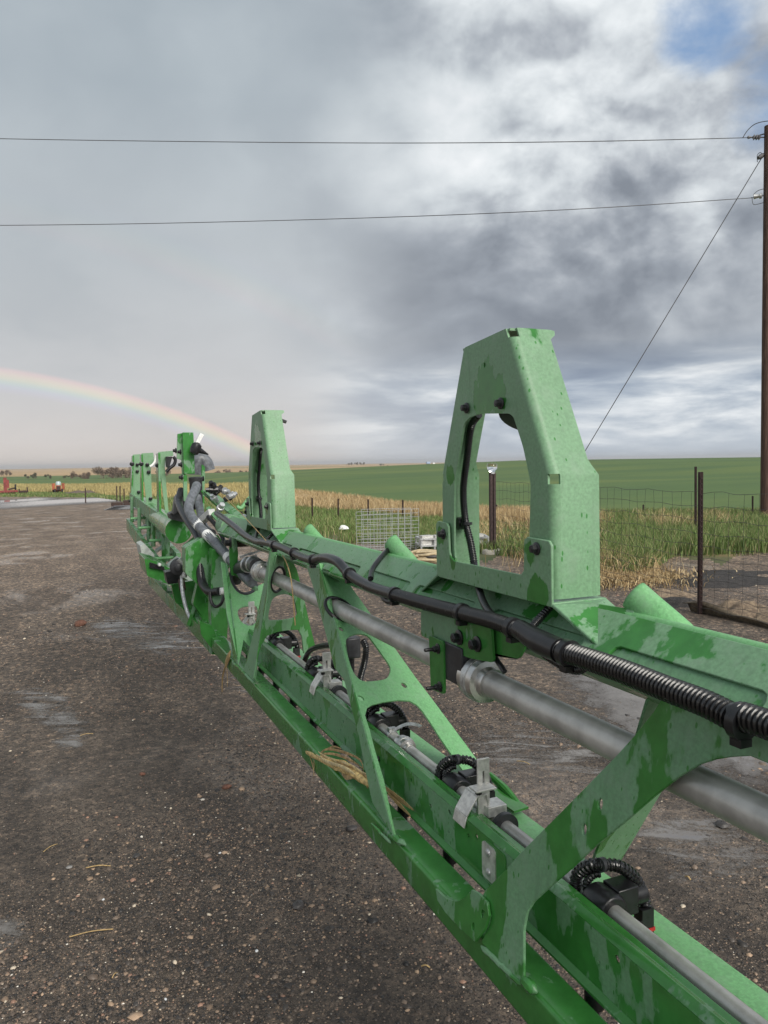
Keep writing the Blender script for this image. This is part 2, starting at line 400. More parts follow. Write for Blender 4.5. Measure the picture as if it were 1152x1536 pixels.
    def plate(s, loops, o, u, v, th):
        """flat plate: outer loop and holes, 2D in (u, v) round o, thickness th along u x v, centred"""
        o, u, v = (np.asarray(q, float) for q in (o, u, v)); w = nrm(np.cross(u, v))*th/2
        L = [[Vector((float(p[0]), float(p[1]), 0)) for p in lp] for lp in loops]
        tri = tessellate_polygon(L); flat = [p for lp in L for p in lp]; n = len(flat)
        P = [o+u*p.x+v*p.y for p in flat]
        vs = [p+w for p in P]+[p-w for p in P]; fs = []
        for a, b, c in tri:
            ar = (flat[b].x-flat[a].x)*(flat[c].y-flat[a].y)-(flat[c].x-flat[a].x)*(flat[b].y-flat[a].y)
            if ar < 0: b, c = c, b
            fs += [(a, b, c), (a+n, c+n, b+n)]
        k = 0
        for li, lp in enumerate(L):
            m_ = len(lp)
            ar = sum(lp[i].x*lp[(i+1) % m_].y-lp[(i+1) % m_].x*lp[i].y for i in range(m_))
            ccw = (ar > 0) == (li == 0)
            for i in range(m_):
                a, b = k+i, k+(i+1) % m_
                fs.append((a, a+n, b+n, b) if ccw else (a, b, b+n, a+n))
            k += m_
        return s.add(vs, fs)
    def mesh(s, name, m, smooth=35, shift=None):
        me = bpy.data.meshes.new(name)
        vs = s.v if shift is None else [(a-shift[0], b-shift[1], c-shift[2]) for a, b, c in s.v]
        me.from_pydata(vs, [], s.f); me.update()
        me.materials.append(m)
        if smooth:
            me.polygons.foreach_set('use_smooth', [True]*len(me.polygons))
            me.set_sharp_from_angle(angle=rad(smooth))
        return me

def put(name, me, parent=None, loc=(0, 0, 0), rz=0.0):
    o = bpy.data.objects.new(name, me); COL.objects.link(o); o.parent = parent
    o.location = loc
    if rz: o.rotation_euler[2] = rz
    return o
def tag(o, label, cat, group=None):
    o['label'] = label; o['category'] = cat
    if group: o['group'] = group
    return o
def thing(name, label, cat, loc, group=None, rz=0.0):
    o = bpy.data.objects.new(name, None); COL.objects.link(o); o.location = loc; o.rotation_euler[2] = rz
    o.empty_display_size = 0.2
    return tag(o, label, cat, group)
def struct(o): o['kind'] = 'structure'; return o
def stuff(o): o['kind'] = 'stuff'; return o
def bevel(o, w=0.0015, n=2):
    b_ = o.modifiers.new('edge', 'BEVEL'); b_.width = w; b_.segments = n; b_.limit_method = 'ANGLE'; b_.angle_limit = rad(40)
    return o

# ------------------------------------------------------------------ terrain
def az_of(x, y=720):
    w = ray(x, y); return math.atan2(w[0], w[1])
AZ0, AZ1, AZ2, AZ3 = az_of(250), az_of(430), az_of(600), az_of(780)
def sstep(x, a, b):
    t_ = np.clip((x-a)/(b-a), 0, 1); return t_*t_*(3-2*t_)
def terrain_z(x, y):
    x = np.asarray(x, float); y = np.asarray(y, float)
    d = np.hypot(x, y); a = np.arctan2(x, y)
    w = sstep(a, az_of(150), az_of(430))*(1-sstep(a, 2.0, 2.6))
    zl = -0.026*np.clip(d-14, 0, 100)
    crest = np.interp(a, [AZ0, AZ1, AZ2, AZ3, az_of(1140)], [-1.6, -0.36, 0.80, 1.75, 1.62])
    zn = -0.03*np.clip(d-14, 0, 26)
    up = sstep(d, 45, 225)
    zr = zn*(1-up)+crest*up
    zr = zr+0.22*np.sin(d*0.045+a*9.0)*sstep(d, 60, 110)*(1-sstep(d, 150, 215))
    dn = sstep(d, 235, 520)
    zr = zr*(1-dn)+(-2.6)*dn
    z = zl*(1-w)+zr*w
    far = sstep(d, 900, 2600)*3.0*(0.5+0.5*np.sin(a*7+1.0))
    return z+far*0.5
def ground_pt(x, y):
    w = ray(x, y); lo = 0.5; p = CAMP.copy()
    t_ = 0.5
    while t_ < 4000:
        p = CAMP+w*t_
        if p[2] < float(terrain_z(p[0], p[1])): break
        lo = t_; t_ *= 1.01
    a_, b_ = lo, t_
    for _ in range(30):
        c_ = (a_+b_)/2; p = CAMP+w*c_
        if p[2] < float(terrain_z(p[0], p[1])): b_ = c_
        else: a_ = c_
    p[2] = float(terrain_z(p[0], p[1]))
    return p
def edge(pxs):
    q = [ground_pt(*p) for p in pxs]
    return [math.atan2(p[0], p[1]) for p in q], [math.hypot(p[0], p[1]) for p in q]
YARD = edge([(-30, 746), (60, 745), (140, 746), (200, 758), (260, 772), (430, 798), (520, 815), (640, 826), (735, 832), (830, 846), (900, 862), (955, 866), (985, 850), (1010, 840), (1152, 832)])
WHEAT = edge([(-30, 729), (100, 730), (200, 727), (320, 733), (440, 740), (600, 762), (740, 776), (900, 776), (1152, 774)])
WFAR = edge([(-30, 716), (190, 715)])
def yard_d(a):
    return np.interp(a, YARD[0], YARD[1])
def wheat_d(a):
    return np.interp(a, WHEAT[0], WHEAT[1])

def ground_mats():
    G = {}
    # wet gravel yard
    m, t, b = mat('wet_dark_gravel')
    p = t.node('ShaderNodeNewGeometry').outputs['Position']
    p2 = t.vm('MULTIPLY', p, (1, 1, 0))
    big = t.noise(p2, 0.55, 5, 0.55, 0.3)
    patch = t.noise(t.vm('MULTIPLY', p2, (1.0, 0.55, 1)), 1.5, 6, 0.6, 0.4)
    fine = t.noise(p2, 42.0, 8, 0.75)
    grit = t.noise(p2, 170.0, 3, 0.8)
    v1 = t.node('ShaderNodeTexVoronoi'); t.put(v1.inputs['Vector'], p2); t.put(v1.inputs['Scale'], 115.0)
    v2 = t.node('ShaderNodeTexVoronoi'); t.put(v2.inputs['Vector'], p2); t.put(v2.inputs['Scale'], 48.0)
    c1 = t.xyz(v1.outputs['Color']); c2 = t.xyz(v2.outputs['Color'])
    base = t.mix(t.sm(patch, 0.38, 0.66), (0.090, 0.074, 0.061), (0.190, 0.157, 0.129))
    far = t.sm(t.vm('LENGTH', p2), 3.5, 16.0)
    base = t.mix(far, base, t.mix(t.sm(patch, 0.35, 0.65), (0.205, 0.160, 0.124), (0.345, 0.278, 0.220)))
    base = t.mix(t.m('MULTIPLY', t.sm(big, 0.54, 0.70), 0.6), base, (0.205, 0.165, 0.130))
    stone = t.ramp(c1[0], [(0.0, (0.018, 0.016, 0.015)), (0.45, (0.068, 0.056, 0.047)), (0.72, (0.15, 0.118, 0.094)), (0.90, (0.25, 0.19, 0.145)), (0.985, (0.33, 0.26, 0.19)), (1.0, (0.50, 0.44, 0.37))])
    stone2 = t.ramp(c2[1], [(0.0, (0.018, 0.017, 0.017)), (0.6, (0.06, 0.052, 0.046)), (0.92, (0.15, 0.118, 0.095)), (1.0, (0.40, 0.33, 0.26))])
    sm1 = t.m('MULTIPLY', t.sm(v1.outputs['Distance'], 0.55, 0.35), t.sm(t.m('ADD', c1[1], t.m('MULTIPLY', patch, 0.6)), 0.62, 0.72))
    sm2 = t.m('MULTIPLY', t.sm(v2.outputs['Distance'], 0.42, 0.30), t.m('GREATER_THAN', c2[0], 0.72))
    track = t.noise(t.vm('MULTIPLY', p2, (1.15, 0.16, 1)), 1.0, 5, 0.6, 0.5)
    base = t.mix(t.m('MULTIPLY', t.sm(track, 0.50, 0.36), 0.35), base, t.mix(1.0, base, (0.42, 0.42, 0.43), 'MULTIPLY'))
    coarse = t.noise(p2, 13.0, 9, 0.78)
    base = t.mix(0.75, base, t.mix(1.0, base, t.ramp(coarse, [(0.30, (0.30, 0.29, 0.28)), (0.5, (0.95, 0.93, 0.90)), (0.66, (1.9, 1.8, 1.68))]), 'MULTIPLY'))
    c = t.mix(t.m('MULTIPLY', sm1, 0.80), base, stone)
    c = t.mix(t.m('MULTIPLY', sm2, 0.65), c, stone2)
    v3 = t.node('ShaderNodeTexVoronoi'); t.put(v3.inputs['Vector'], p2); t.put(v3.inputs['Scale'], 33.0)
    c3 = t.xyz(v3.outputs['Color'])
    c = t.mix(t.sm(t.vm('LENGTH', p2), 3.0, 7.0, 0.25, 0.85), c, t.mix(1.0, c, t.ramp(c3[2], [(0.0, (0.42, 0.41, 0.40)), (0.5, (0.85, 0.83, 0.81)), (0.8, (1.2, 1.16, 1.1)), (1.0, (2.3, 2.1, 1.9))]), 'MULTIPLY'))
    c = t.mix(0.85, c, t.mix(1.0, c, t.ramp(fine, [(0.28, (0.30, 0.29, 0.28)), (0.5, (0.95, 0.94, 0.93)), (0.70, (2.2, 2.1, 1.98))]), 'MULTIPLY'))
    t.put(b.inputs['Base Color'], c)
    wet = t.m('MULTIPLY', t.sm(t.m('ADD', big, t.m('MULTIPLY', t.m('SUBTRACT', fine, 0.5), 0.20)), 0.50, 0.36), t.sm(patch, 0.40, 0.60))
    t.put(b.inputs['Roughness'], t.fmix(wet, t.fmix(fine, 0.50, 0.9), 0.26))
    t.put(b.inputs['Specular IOR Level'], 0.45)
    hgt = t.m('ADD', t.m('MULTIPLY', fine, 0.8), t.m('ADD', t.m('MULTIPLY', sm1, 0.30), t.m('ADD', t.m('MULTIPLY', sm2, 0.5), t.m('MULTIPLY', grit, 0.25))))
    t.put(b.inputs['Normal'], t.bump(hgt, t.fmix(wet, 1.0, 0.45), 0.022))
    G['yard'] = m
    # verge: soil under dry and green grass
    m, t, b = mat('verge_soil_and_thatch')
    p = t.node('ShaderNodeNewGeometry').outputs['Position']
    n1 = t.noise(p, 0.35, 6, 0.6, 0.3); n2 = t.noise(p, 6.0, 8, 0.7)
    c = t.ramp(n1, [(0.35, (0.060, 0.085, 0.030)), (0.48, (0.12, 0.12, 0.05)), (0.60, (0.26, 0.195, 0.095)), (0.72, (0.34, 0.26, 0.13))])
    c = t.mix(0.6, c, t.mix(1.0, c, t.mix(n2, (0.4, 0.4, 0.4), (1.6, 1.6, 1.6)), 'MULTIPLY'))
    t.put(b.inputs['Base Color'], c); t.put(b.inputs['Roughness'], 0.9)
    t.put(b.inputs['Normal'], t.bump(n2, 0.8, 0.08))
    G['verge'] = m
    # winter wheat
    m, t, b = mat('green_wheat')
    p = t.node('ShaderNodeNewGeometry').outputs['Position']
    w1 = t.noise(t.vm('MULTIPLY', p, (0.012, 0.045, 0)), 1.0, 5, 0.55, 0.6)
    w2 = t.noise(t.vm('MULTIPLY', p, (0.5, 0.5, 0)), 1.0, 8, 0.7)
    c = t.ramp(w1, [(0.30, (0.070, 0.122, 0.048)), (0.45, (0.092, 0.148, 0.052)), (0.58, (0.122, 0.172, 0.055)), (0.72, (0.180, 0.205, 0.070))])
    c = t.mix(0.35, c, t.mix(1.0, c, t.mix(w2, (0.5, 0.5, 0.5), (1.5, 1.5, 1.5)), 'MULTIPLY'))
    t.put(b.inputs['Base Color'], c); t.put(b.inputs['Roughness'], 0.85); t.put(b.inputs['Specular IOR Level'], 0.2)
    t.put(b.inputs['Normal'], t.bump(w2, 0.5, 0.15))
    G['wheat'] = m
    # stubble plain to the horizon
    m, t, b = mat('tan_stubble_plain')
    p = t.node('ShaderNodeNewGeometry').outputs['Position']
    w1 = t.noise(t.vm('MULTIPLY', p, (0.0035, 0.0012, 0)), 1.0, 4, 0.5, 0.2)
    w2 = t.noise(t.vm('MULTIPLY', p, (0.03, 0.03, 0)), 1.0, 6, 0.6)
    c = t.ramp(w1, [(0.34, (0.30, 0.25, 0.13)), (0.46, (0.42, 0.30, 0.17)), (0.56, (0.48, 0.34, 0.20)), (0.68, (0.36, 0.27, 0.15))])
    c = t.mix(0.3, c, t.mix(1.0, c, t.mix(w2, (0.5, 0.5, 0.5), (1.5, 1.5, 1.5)), 'MULTIPLY'))
    t.put(b.inputs['Base Color'], c); t.put(b.inputs['Roughness'], 0.95); t.put(b.inputs['Specular IOR Level'], 0.1)
    G['plain'] = m
    return G
G = ground_mats()

def build_ground():
    azs = np.concatenate([np.arange(-10, 56, 0.2), np.arange(56, 350, 1.5)])
    azs = np.radians(azs); na = len(azs)
    rs = [0.25]
    while rs[-1] < 9000: rs.append(rs[-1]*1.022 if rs[-1] > 3 else rs[-1]+0.06)
    rs = np.array(rs); nr = len(rs)
    A, R_ = np.meshgrid(azs, rs, indexing='ij')
    aw = (A+math.pi) % (2*math.pi)-math.pi
    # pull grid lines onto the zone borders so that they are crisp
    X = R_*np.sin(A); Y = R_*np.cos(A); Z = terrain_z(X, Y)
    V = np.stack([X, Y, Z], -1).reshape(-1, 3)
    cen = np.array([0, 0, 0.0]); V = np.vstack([V, cen]); ci = len(V)-1
    ii = np.arange(na); jj = np.arange(nr-1)
    I, J = np.meshgrid(ii, jj, indexing='ij'); I2 = (I+1) % na
    F = np.stack([I*nr+J, I*nr+J+1, I2*nr+J+1, I2*nr+J], -1).reshape(-1, 4)
    am = aw[I, J].ravel(); dm = (R_[I, J]*1.011).ravel()
    wob = 1+0.05*np.sin(am*67)+0.03*np.sin(am*171+1)
    yd = yard_d(am)*wob; wd = wheat_d(am)*(1+0.02*np.sin(am*90))
    wf = np.where(am < az_of(230), WFAR[1][0], 420.0)
    zone = np.where(dm < yd, 0, np.where(dm < wd, 1, np.where(dm < wf, 2, 3)))
    back = (am < az_of(-60)) | (am > az_of(1320))
    zb = np.where(dm < 45, 0, np.where(dm < 60, 1, np.where(dm < 420, 2, 3)))
    zone = np.where(back, zb, zone)
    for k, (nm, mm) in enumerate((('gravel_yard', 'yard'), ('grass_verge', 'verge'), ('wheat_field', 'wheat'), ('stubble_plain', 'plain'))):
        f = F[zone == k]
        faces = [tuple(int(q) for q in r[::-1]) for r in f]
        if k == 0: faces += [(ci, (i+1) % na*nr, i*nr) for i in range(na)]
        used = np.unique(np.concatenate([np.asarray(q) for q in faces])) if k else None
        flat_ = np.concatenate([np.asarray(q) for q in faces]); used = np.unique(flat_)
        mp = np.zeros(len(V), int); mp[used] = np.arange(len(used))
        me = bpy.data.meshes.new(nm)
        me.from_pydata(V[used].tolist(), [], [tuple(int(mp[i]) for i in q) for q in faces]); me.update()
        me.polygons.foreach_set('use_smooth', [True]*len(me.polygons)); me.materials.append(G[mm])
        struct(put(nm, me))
build_ground()
# ------------------------------------------------------------------ sprayer boom
# boom frame: origin at the eye point, X across, Y along the boom, Z up (the boom drops half a degree)
EY = ray(97, 713); EX = nrm(np.cross(EY, [0, 0, 1])); EZ = np.cross(EX, EY)
BM = np.array([EX, EY, EZ])                       # world -> boom frame
ROOT = BM.T @ np.array([0.90, 1.6, 0]) + CAMP; ROOT[2] = 0.0
SH = BM @ (ROOT-CAMP)                             # root position in the boom frame
boom = thing('sprayer_boom', 'green steel sprayer boom truss beaded with rain, reaching across the gravel yard', 'sprayer boom', ROOT)
boom.rotation_euler = Matrix(((EX[0], EY[0], EZ[0]), (EX[1], EY[1], EZ[1]), (EX[2], EY[2], EZ[2]))).to_euler()
def lr(x, y): return BM @ ray(x, y)
def pX(x, y, X): v = lr(x, y); return v*(X/v[0])
def pY(x, y, Y): v = lr(x, y); return v*(Y/v[1])
def part(name, mb, m, parent=None, smooth=35, loc=(0, 0, 0), label=None):
    o = put(name, mb.mesh(name, M[m] if isinstance(m, str) else m, smooth, SH), parent or boom, loc)
    if label: o['label'] = label
    return o
class Plane:
    def __init__(s, a, b, c):
        s.o = np.asarray(a, float); s.u = nrm(np.asarray(b)-s.o); w = np.cross(s.u, np.asarray(c)-s.o)
        s.w = nrm(w); s.v = np.cross(s.w, s.u)
        if s.w[1] > 0: s.v = -s.v; s.w = -s.w
    def at(s, x, y):
        v = lr(x, y); return v*(np.dot(s.o, s.w)/np.dot(v, s.w))
    def uv(s, x, y):
        p = s.at(x, y)-s.o; return (p@s.u, p@s.v)
    def hit(s, a, b):
        a, b = np.asarray(a, float), np.asarray(b, float)
        t_ = np.dot(s.o-a, s.w)/np.dot(b-a, s.w); return a+(b-a)*t_
    def loop(s, pts): return [s.uv(*p) for p in pts]
    def circ(s, c, r, n=28):
        q = np.asarray(c)-s.o; cu, cv = q@s.u, q@s.v
        return [(cu+r*math.cos(2*math.pi*i/n), cv+r*math.sin(2*math.pi*i/n)) for i in range(n)]
    def plate(s, mb, loops, th, off=0.0): return mb.plate(loops, s.o+s.w*off, s.u, s.v, th)
def Z(ox, oy, k, pts): return [(ox+x/k, oy+y/k) for x, y in pts]
Y0, Y1 = -1.2, 4.55
AP, LF, BT, RT = (0.930, -0.266), (0.833, -0.363), (0.897, -0.402), (1.027, -0.363)     # top chord corners (X, Z)
RX, RZ = 0.730, -0.934                                                                  # front lower chord ridge
PX, PZ, PR = 0.850, -0.478, 0.029                                                       # product pipe
NX, NZ, NR = 0.906, -0.833, 0.0175                                                      # nozzle pipe
SP = Plane((LF[0], 0, LF[1]), (LF[0], 1, LF[1]), (RX, 0, RZ))                           # front side plane of the truss
if SP.w[0] > 0: SP.w = -SP.w; SP.v = -SP.v

# top chord with its cover plate (comb outline leaves the recessed pockets)
q = nrm((-1, 0, -1))
tc = part('top_chord', MB().prism(fillet([AP, LF, BT, RT], 0.012, 5), Y0, Y1), 'mix')
def ychord(x, y, X=0.86): return pX(x, y, X)[1]
notch = [(pX(1150, 1048, 0.865)[1], pX(926, 971, 0.878)[1])]
for a, b in (((880, 957), (742, 915)), ((715, 902), (627, 879)), ((617, 875), (552, 854)), ((542, 852), (507, 840)), ((497, 835), (449, 821))):
    notch.append((pX(*a, 0.872)[1], pX(*b, 0.872)[1]))
y = notch[-1][1]+0.10
while y < Y1-0.4: notch.append((y, y+0.30)); y += 0.36
y = notch[0][0]-0.06
while y > Y0+0.4: notch.insert(0, (y-0.30, y)); y -= 0.36
D0, D1 = 0.0742, 0.126
lp = [(Y0+0.003, 0.010)]
lp += [(Y0+0.003, D1)]
for a, b in notch:
    r = 0.014
    lp += [(a, D1), (a, D0+r), (a+r*0.3, D0+r*0.3), (a+r, D0), (b-r, D0), (b-r*0.3, D0+r*0.3), (b, D0+r), (b, D1)]
lp += [(Y1-0.003, D1), (Y1-0.003, 0.010)]
nrml = nrm((-1, 0, 1))
bevel(part('cover_plate', MB().plate([lp], np.array([AP[0], 0, AP[1]])+nrml*0.003, (0, 1, 0), q, 0.007), 'mist', tc, 30))
# rolled upper edge
part('rolled_edge', MB().tube([(AP[0], Y0+0.01, AP[1]-0.0085), (AP[0], Y1-0.01, AP[1]-0.0085)], 0.0105, 14, smooth=0), 'bright', tc)

# lower chords
fc = part('front_lower_chord', MB().prism(fillet([(RX, RZ), (RX, RZ-0.078), (RX+0.075, RZ-0.078), (RX+0.075, RZ)], 0.010, 5), Y0, 4.25), 'wet')
rc = part('rear_lower_chord', MB().prism(fillet([(1.030, RZ), (1.030, RZ-0.07), (1.106, RZ-0.07), (1.106, RZ)], 0.006, 4), Y0, 4.4), 'bright')
# nozzle rail: Z section with a perforated face
rx = 0.830; zt, zb = -0.8176, -0.921
holes = []
for (x, y_, r) in ((1007-30, 1447, .007), (1018+40, 1470, .006), (675, 1218, .007), (704, 1253, .0045), (716, 1255, .006), (674, 1248, .004), (647, 1209, .006), (646.5, 1210, .0), (593, 1146, .005), (618, 1170, .005), (618.5, 1168, 0), (647, 1210, 0), (516, 1082, .005), (512, 1095, .004), (470, 1047, .005), (450, 1030, .005), (927, 1438, .007), (900, 1443, .004)):
    if r:
        p = pX(x, y_, rx); holes.append([(p[1]+r*math.cos(k*math.pi/5), p[2]+r*math.sin(k*math.pi/5)) for k in range(10)])
good = []
for h in holes:
    c = np.mean(h, 0)
    if zb+0.016 < c[1] < zt-0.016 and all(np.linalg.norm(np.mean(g, 0)-c) > 0.022 for g in good): good.append(h)
mb = MB().plate([[(Y0, zb), (4.0, zb), (4.0, zt), (Y0, zt)]]+good, (rx, 0, 0), (0, 1, 0), (0, 0, 1), 0.004)
rail = part('nozzle_rail', mb, 'mix', smooth=30)
part('rail_flange', MB().prism(fillet([(rx-0.002, zt+0.001), (rx+0.012, zt+0.013), (rx+0.028, zt+0.004), (rx+0.043, zt+0.004), (rx+0.043, zt-0.001), (rx+0.027, zt-0.001), (rx+0.012, zt+0.008), (rx+0.002, zt-0.003)], 0.002, 2), Y0, 4.0), 'wet', rail)
part('rail_lip', MB().prism([(rx-0.0025, zb+0.002), (rx-0.016, zb-0.004), (rx-0.016, zb-0.009), (rx+0.002, zb-0.004)], Y0, 4.0), 'wet', rail)
# strap with two rivets on the rail face
p = pX(737, 1293, rx)
st = part('galvanised_strap', MB().plate([fillet([(-.027, -.040), (.027, -.040), (.027, .040), (-.027, .040)], .010, 3)], (rx-.006, p[1], p[2]), (0, 1, 0), (0, 0, 1), .004), 'alu', rail)
for dz_ in (-.022, .022):
    part('rivet', MB().lathe([(0, .009), (.003, .008), (.005, .004)], (rx-.008, p[1], p[2]+dz_), (-1, 0, 0), 14), 'galv', st)
part('rail_backing', MB().plate([fillet([(-.045, -.046), (.04, -.046), (.04, .046), (-.045, .046)], .012, 4)], (rx-.0033, p[1]-.02, p[2]), (0, 1, 0), (0, 0, 1), .0025), 'wet', rail)

# pipes
pp = part('product_pipe', MB().lathe([(0, PR), (4.75, PR)], (PX, Y0+0.02, PZ), (0, 1, 0), 32), 'steel')
np_ = part('nozzle_pipe', MB().lathe([(0, NR), (5.0, NR)], (NX, Y0+0.02, NZ), (0, 1, 0), 24), 'steel')
def coupling(parent, x, z, y, r, k=1.0):
    part('pipe_coupling', MB().lathe([(-.055*k, r*1.05), (-.055*k, r*1.16), (-.034*k, r*1.2), (-.032*k, r*1.62), (-.018*k, r*1.72), (.010*k, r*1.72), (.012*k, r*1.62), (.030*k, r*1.6), (.032*k, r*1.2), (.050*k, r*1.1)], (x, y, z), (0, 1, 0), 36), 'clampm', parent)
    part('clamp_band', MB().lathe([(-.014*k, r*1.72), (-.014*k, r*1.80), (.004*k, r*1.80), (.004*k, r*1.72)], (x, y, z), (0, 1, 0), 36), 'galv', parent)
yc = pX(706, 1000, PX)[1]-.045
coupling(pp, PX, PZ, yc, PR)
ycf = pX(392, 850, PX)[1]
coupling(pp, PX, PZ, ycf, PR, 1.2)

# pipe hanger under the top chord: two-bolt plate, strap with studs, rubber pad
HX = 0.815
def hx(x, y): p_ = pX(x, y, HX); return (p_[1], p_[2])
hp = bevel(part('pipe_hanger', MB().plate([fillet([hx(633, 915), hx(633, 953), hx(705, 987), hx(742, 994), hx(738, 940), hx(700, 925)], .012, 4)], (HX, 0, 0), (0, 1, 0), (0, 0, 1), .006), 'wet'))
bevel(part('hanger_gusset', MB().plate([fillet([hx(700, 920), hx(700, 980), hx(772, 990), hx(783, 968), hx(790, 945)], .012, 4)], (HX+.012, 0, 0), (0, 1, 0), (0, 0, 1), .006), 'wet', hp))
for x, y in ((689, 956), (716, 966)):
    p = pX(x, y, HX-.004); part('bolt', MB().bolt(p, (-1, 0, 0), .0175), 'black', hp)
sx = HX-.004
def hs(x, y): p_ = pX(x, y, sx); return (p_[1], p_[2])
stp = bevel(part('hanger_strap', MB().plate([fillet([hs(648, 952), hs(670, 962), hs(671, 1041), hs(651, 1033)], .010, 4)], (sx-.006, 0, 0), (0, 1, 0), (0, 0, 1), .006), 'wet', hp))
for x, y in ((657, 973), (660, 1030)):
    p = pX(x, y, sx-.009); part('stud_bolt', MB().bolt(p, (-1, 0, 0), .0125, .024), 'black', hp)
a, b = pX(671, 963, sx), pX(692, 1030, sx)
bevel(part('rubber_pad', MB().box((sx-.004, b[1]-.01, b[2]), (PX-.012, a[1]+.01, a[2])), 'rubber', hp), .003)

# ---- hoops standing on the top chord
HXP = 0.86
M['hoop'] = green('green_paint_misted', 0.335, blobs=[(tuple(float(q_) for q_ in np.array(c_)-SH), r_) for c_, r_ in (
    ((HXP, 1.665*HXP, .205*HXP), .050), ((HXP, 1.70*HXP, .165*HXP), .034), ((HXP, 1.61*HXP, .18*HXP), .036), ((HXP, 1.87*HXP, -.02*HXP), .020),
    ((HXP-.01, 1.455*HXP, -.205*HXP), .020), ((HXP-.01, 1.905*HXP, -.195*HXP), .018), ((HXP-.01, 1.43*HXP, -.30*HXP), .036), ((.90, 1.10, -.28), .045), ((HXP-.01, 1.84*HXP, -.262*HXP), .016))])
def hoop_mesh(Yo, upper_only=False):
    k = HXP
    yb0, yb1, yt0, yt1 = 1.380*k, 1.932*k, 1.552*k, 1.792*k
    zb_, zm, zt_ = -0.300*k, -0.022*k, 0.336*k
    r = 0.017; dlo, dhi = 0.127*k, 0.109*k
    near = [(yb0, zb_), (yb0+.003, zm), (yt0, zt_)]; far = [(yb1, zb_), (yb1-.003, zm), (yt1, zt_-.012)]
    def ins(e, s): return [(y_+s*r, z_) for y_, z_ in e]
    def zed(e, z_): return float(np.interp(z_, [q_[1] for q_ in e], [q_[0] for q_ in e]))
    zs = [zb_, zb_+.04, zm-.013, zm+.005, zm+.05, zt_-.10, zt_-.018, zt_-.012]
    mb = MB()
    # front plate with its opening
    outer = [(zed(near, z_)+r, z_) for z_ in (zb_, zm, zt_)]+[(zed(far, z_)-r, z_) for z_ in (zt_-.012, zm, zb_)]
    op = [(1.483, -.27), (1.478, -.17), (1.470, -.04), (1.500, .045), (1.541, .121), (1.560, .130), (1.70, .140), (1.755, .134), (1.785, .118), (1.815, .03), (1.842, -.04), (1.848, -.15), (1.848, -.235), (1.84, -.27)]
    op = [(a_*k, b_*k) for a_, b_ in op]
    hol = [(1.672*k+.004*math.cos(t_), .262*k+.006*math.sin(t_)) for t_ in np.linspace(0, 6.28, 9)[:-1]]
    mb.plate([outer, fillet(op, .012, 3), hol], (k+.0026, Yo, 0), (0, 1, 0), (0, 0, 1), .005)
    # flanges joined to the plate by rolled bends, with relief slots left open
    for e, s in ((near, -1), (far, 1)):
        segs = [(zb_, zm-.016), (zm+.004, zt_-.020 if s < 0 else zt_-.014)]
        for i, (za, zbq) in enumerate(segs):
            n = 8; prev = None
            zz = np.linspace(za, zbq, 5)
            rows = []
            for z_ in zz:
                ye = zed(e, z_)
                rows.append([(k+r-r*math.cos(a_), Yo+ye-s*r+s*r*math.sin(a_), z_) for a_ in np.linspace(0, math.pi/2, n)])
            inner = [[(x_+(.0048 if True else 0)*math.cos(j*math.pi/2/(n-1)), y_-s*.0048*math.sin(j*math.pi/2/(n-1)), z_) for j, (x_, y_, z_) in enumerate(row)] for row in rows]
            vs = [p_ for row in rows for p_ in row]+[p_ for row in inner for p_ in row]; N_ = len(rows)*n; fs = []
            for a_ in range(len(rows)-1):
                for j in range(n-1):
                    q_ = (a_*n+j, a_*n+j+1, (a_+1)*n+j+1, (a_+1)*n+j)
                    fs += [q_ if s > 0 else q_[::-1], tuple(w_+N_ for w_ in (q_[::-1] if s > 0 else q_))]
            for j in range(n-1): fs += [(j, j+1, N_+j+1, N_+j), ((len(rows)-1)*n+j, (len(rows)-1)*n+j+1, N_+(len(rows)-1)*n+j+1, N_+(len(rows)-1)*n+j)]
            mb.add(vs, fs)
        # flange: outline in (depth, height), sheared along Y with the edge
        fl = [(r, zb_), (dlo, zb_), (dlo, zm), (dlo-.004, zm+.008), (dhi+.004, zm+.022), (dhi, zm+.032)]
        if s < 0: fl += [(dhi, zt_-.022), (dhi+.014, zt_-.012), (dhi+.016, zt_-.002), (dhi+.004, zt_), (r, zt_)]
        else: fl += [(dhi, zt_-.014), (r, zt_-.014)]
        fl += [(r, zm+.03), (r, zm)]
        th = .0048
        L_ = [Vector((a_, b_, 0)) for a_, b_ in fl]; tri = tessellate_polygon([L_]); n = len(fl)
        o1 = [(k+a_, Yo+zed(e, b_), b_) for a_, b_ in fl]; o2 = [(x_, y_-s*th, z_) for x_, y_, z_ in o1]
        fs = []
        for a_, b_, c_ in tri: fs += [(a_, b_, c_), (a_+n, c_+n, b_+n)]
        for i in range(n): fs.append((i, (i+1) % n, n+(i+1) % n, n+i))
        mb.add(o1+o2, fs)
    # folded top
    a_, b_ = near[-1], far[-1]
    mb.bar((k+.05+.004, Yo+a_[0]+.006, a_[1]-.003), (k+.05+.004, Yo+b_[0], b_[1]-.003), .100, .005)
    me = mb.mesh('hoop_plate', M['hoop'], 40, SH)
    import bmesh
    bm = bmesh.new(); bm.from_mesh(me); bmesh.ops.recalc_face_normals(bm, faces=bm.faces); bm.to_mesh(me); bm.free()
    me.set_sharp_from_angle(angle=rad(40))
    return me
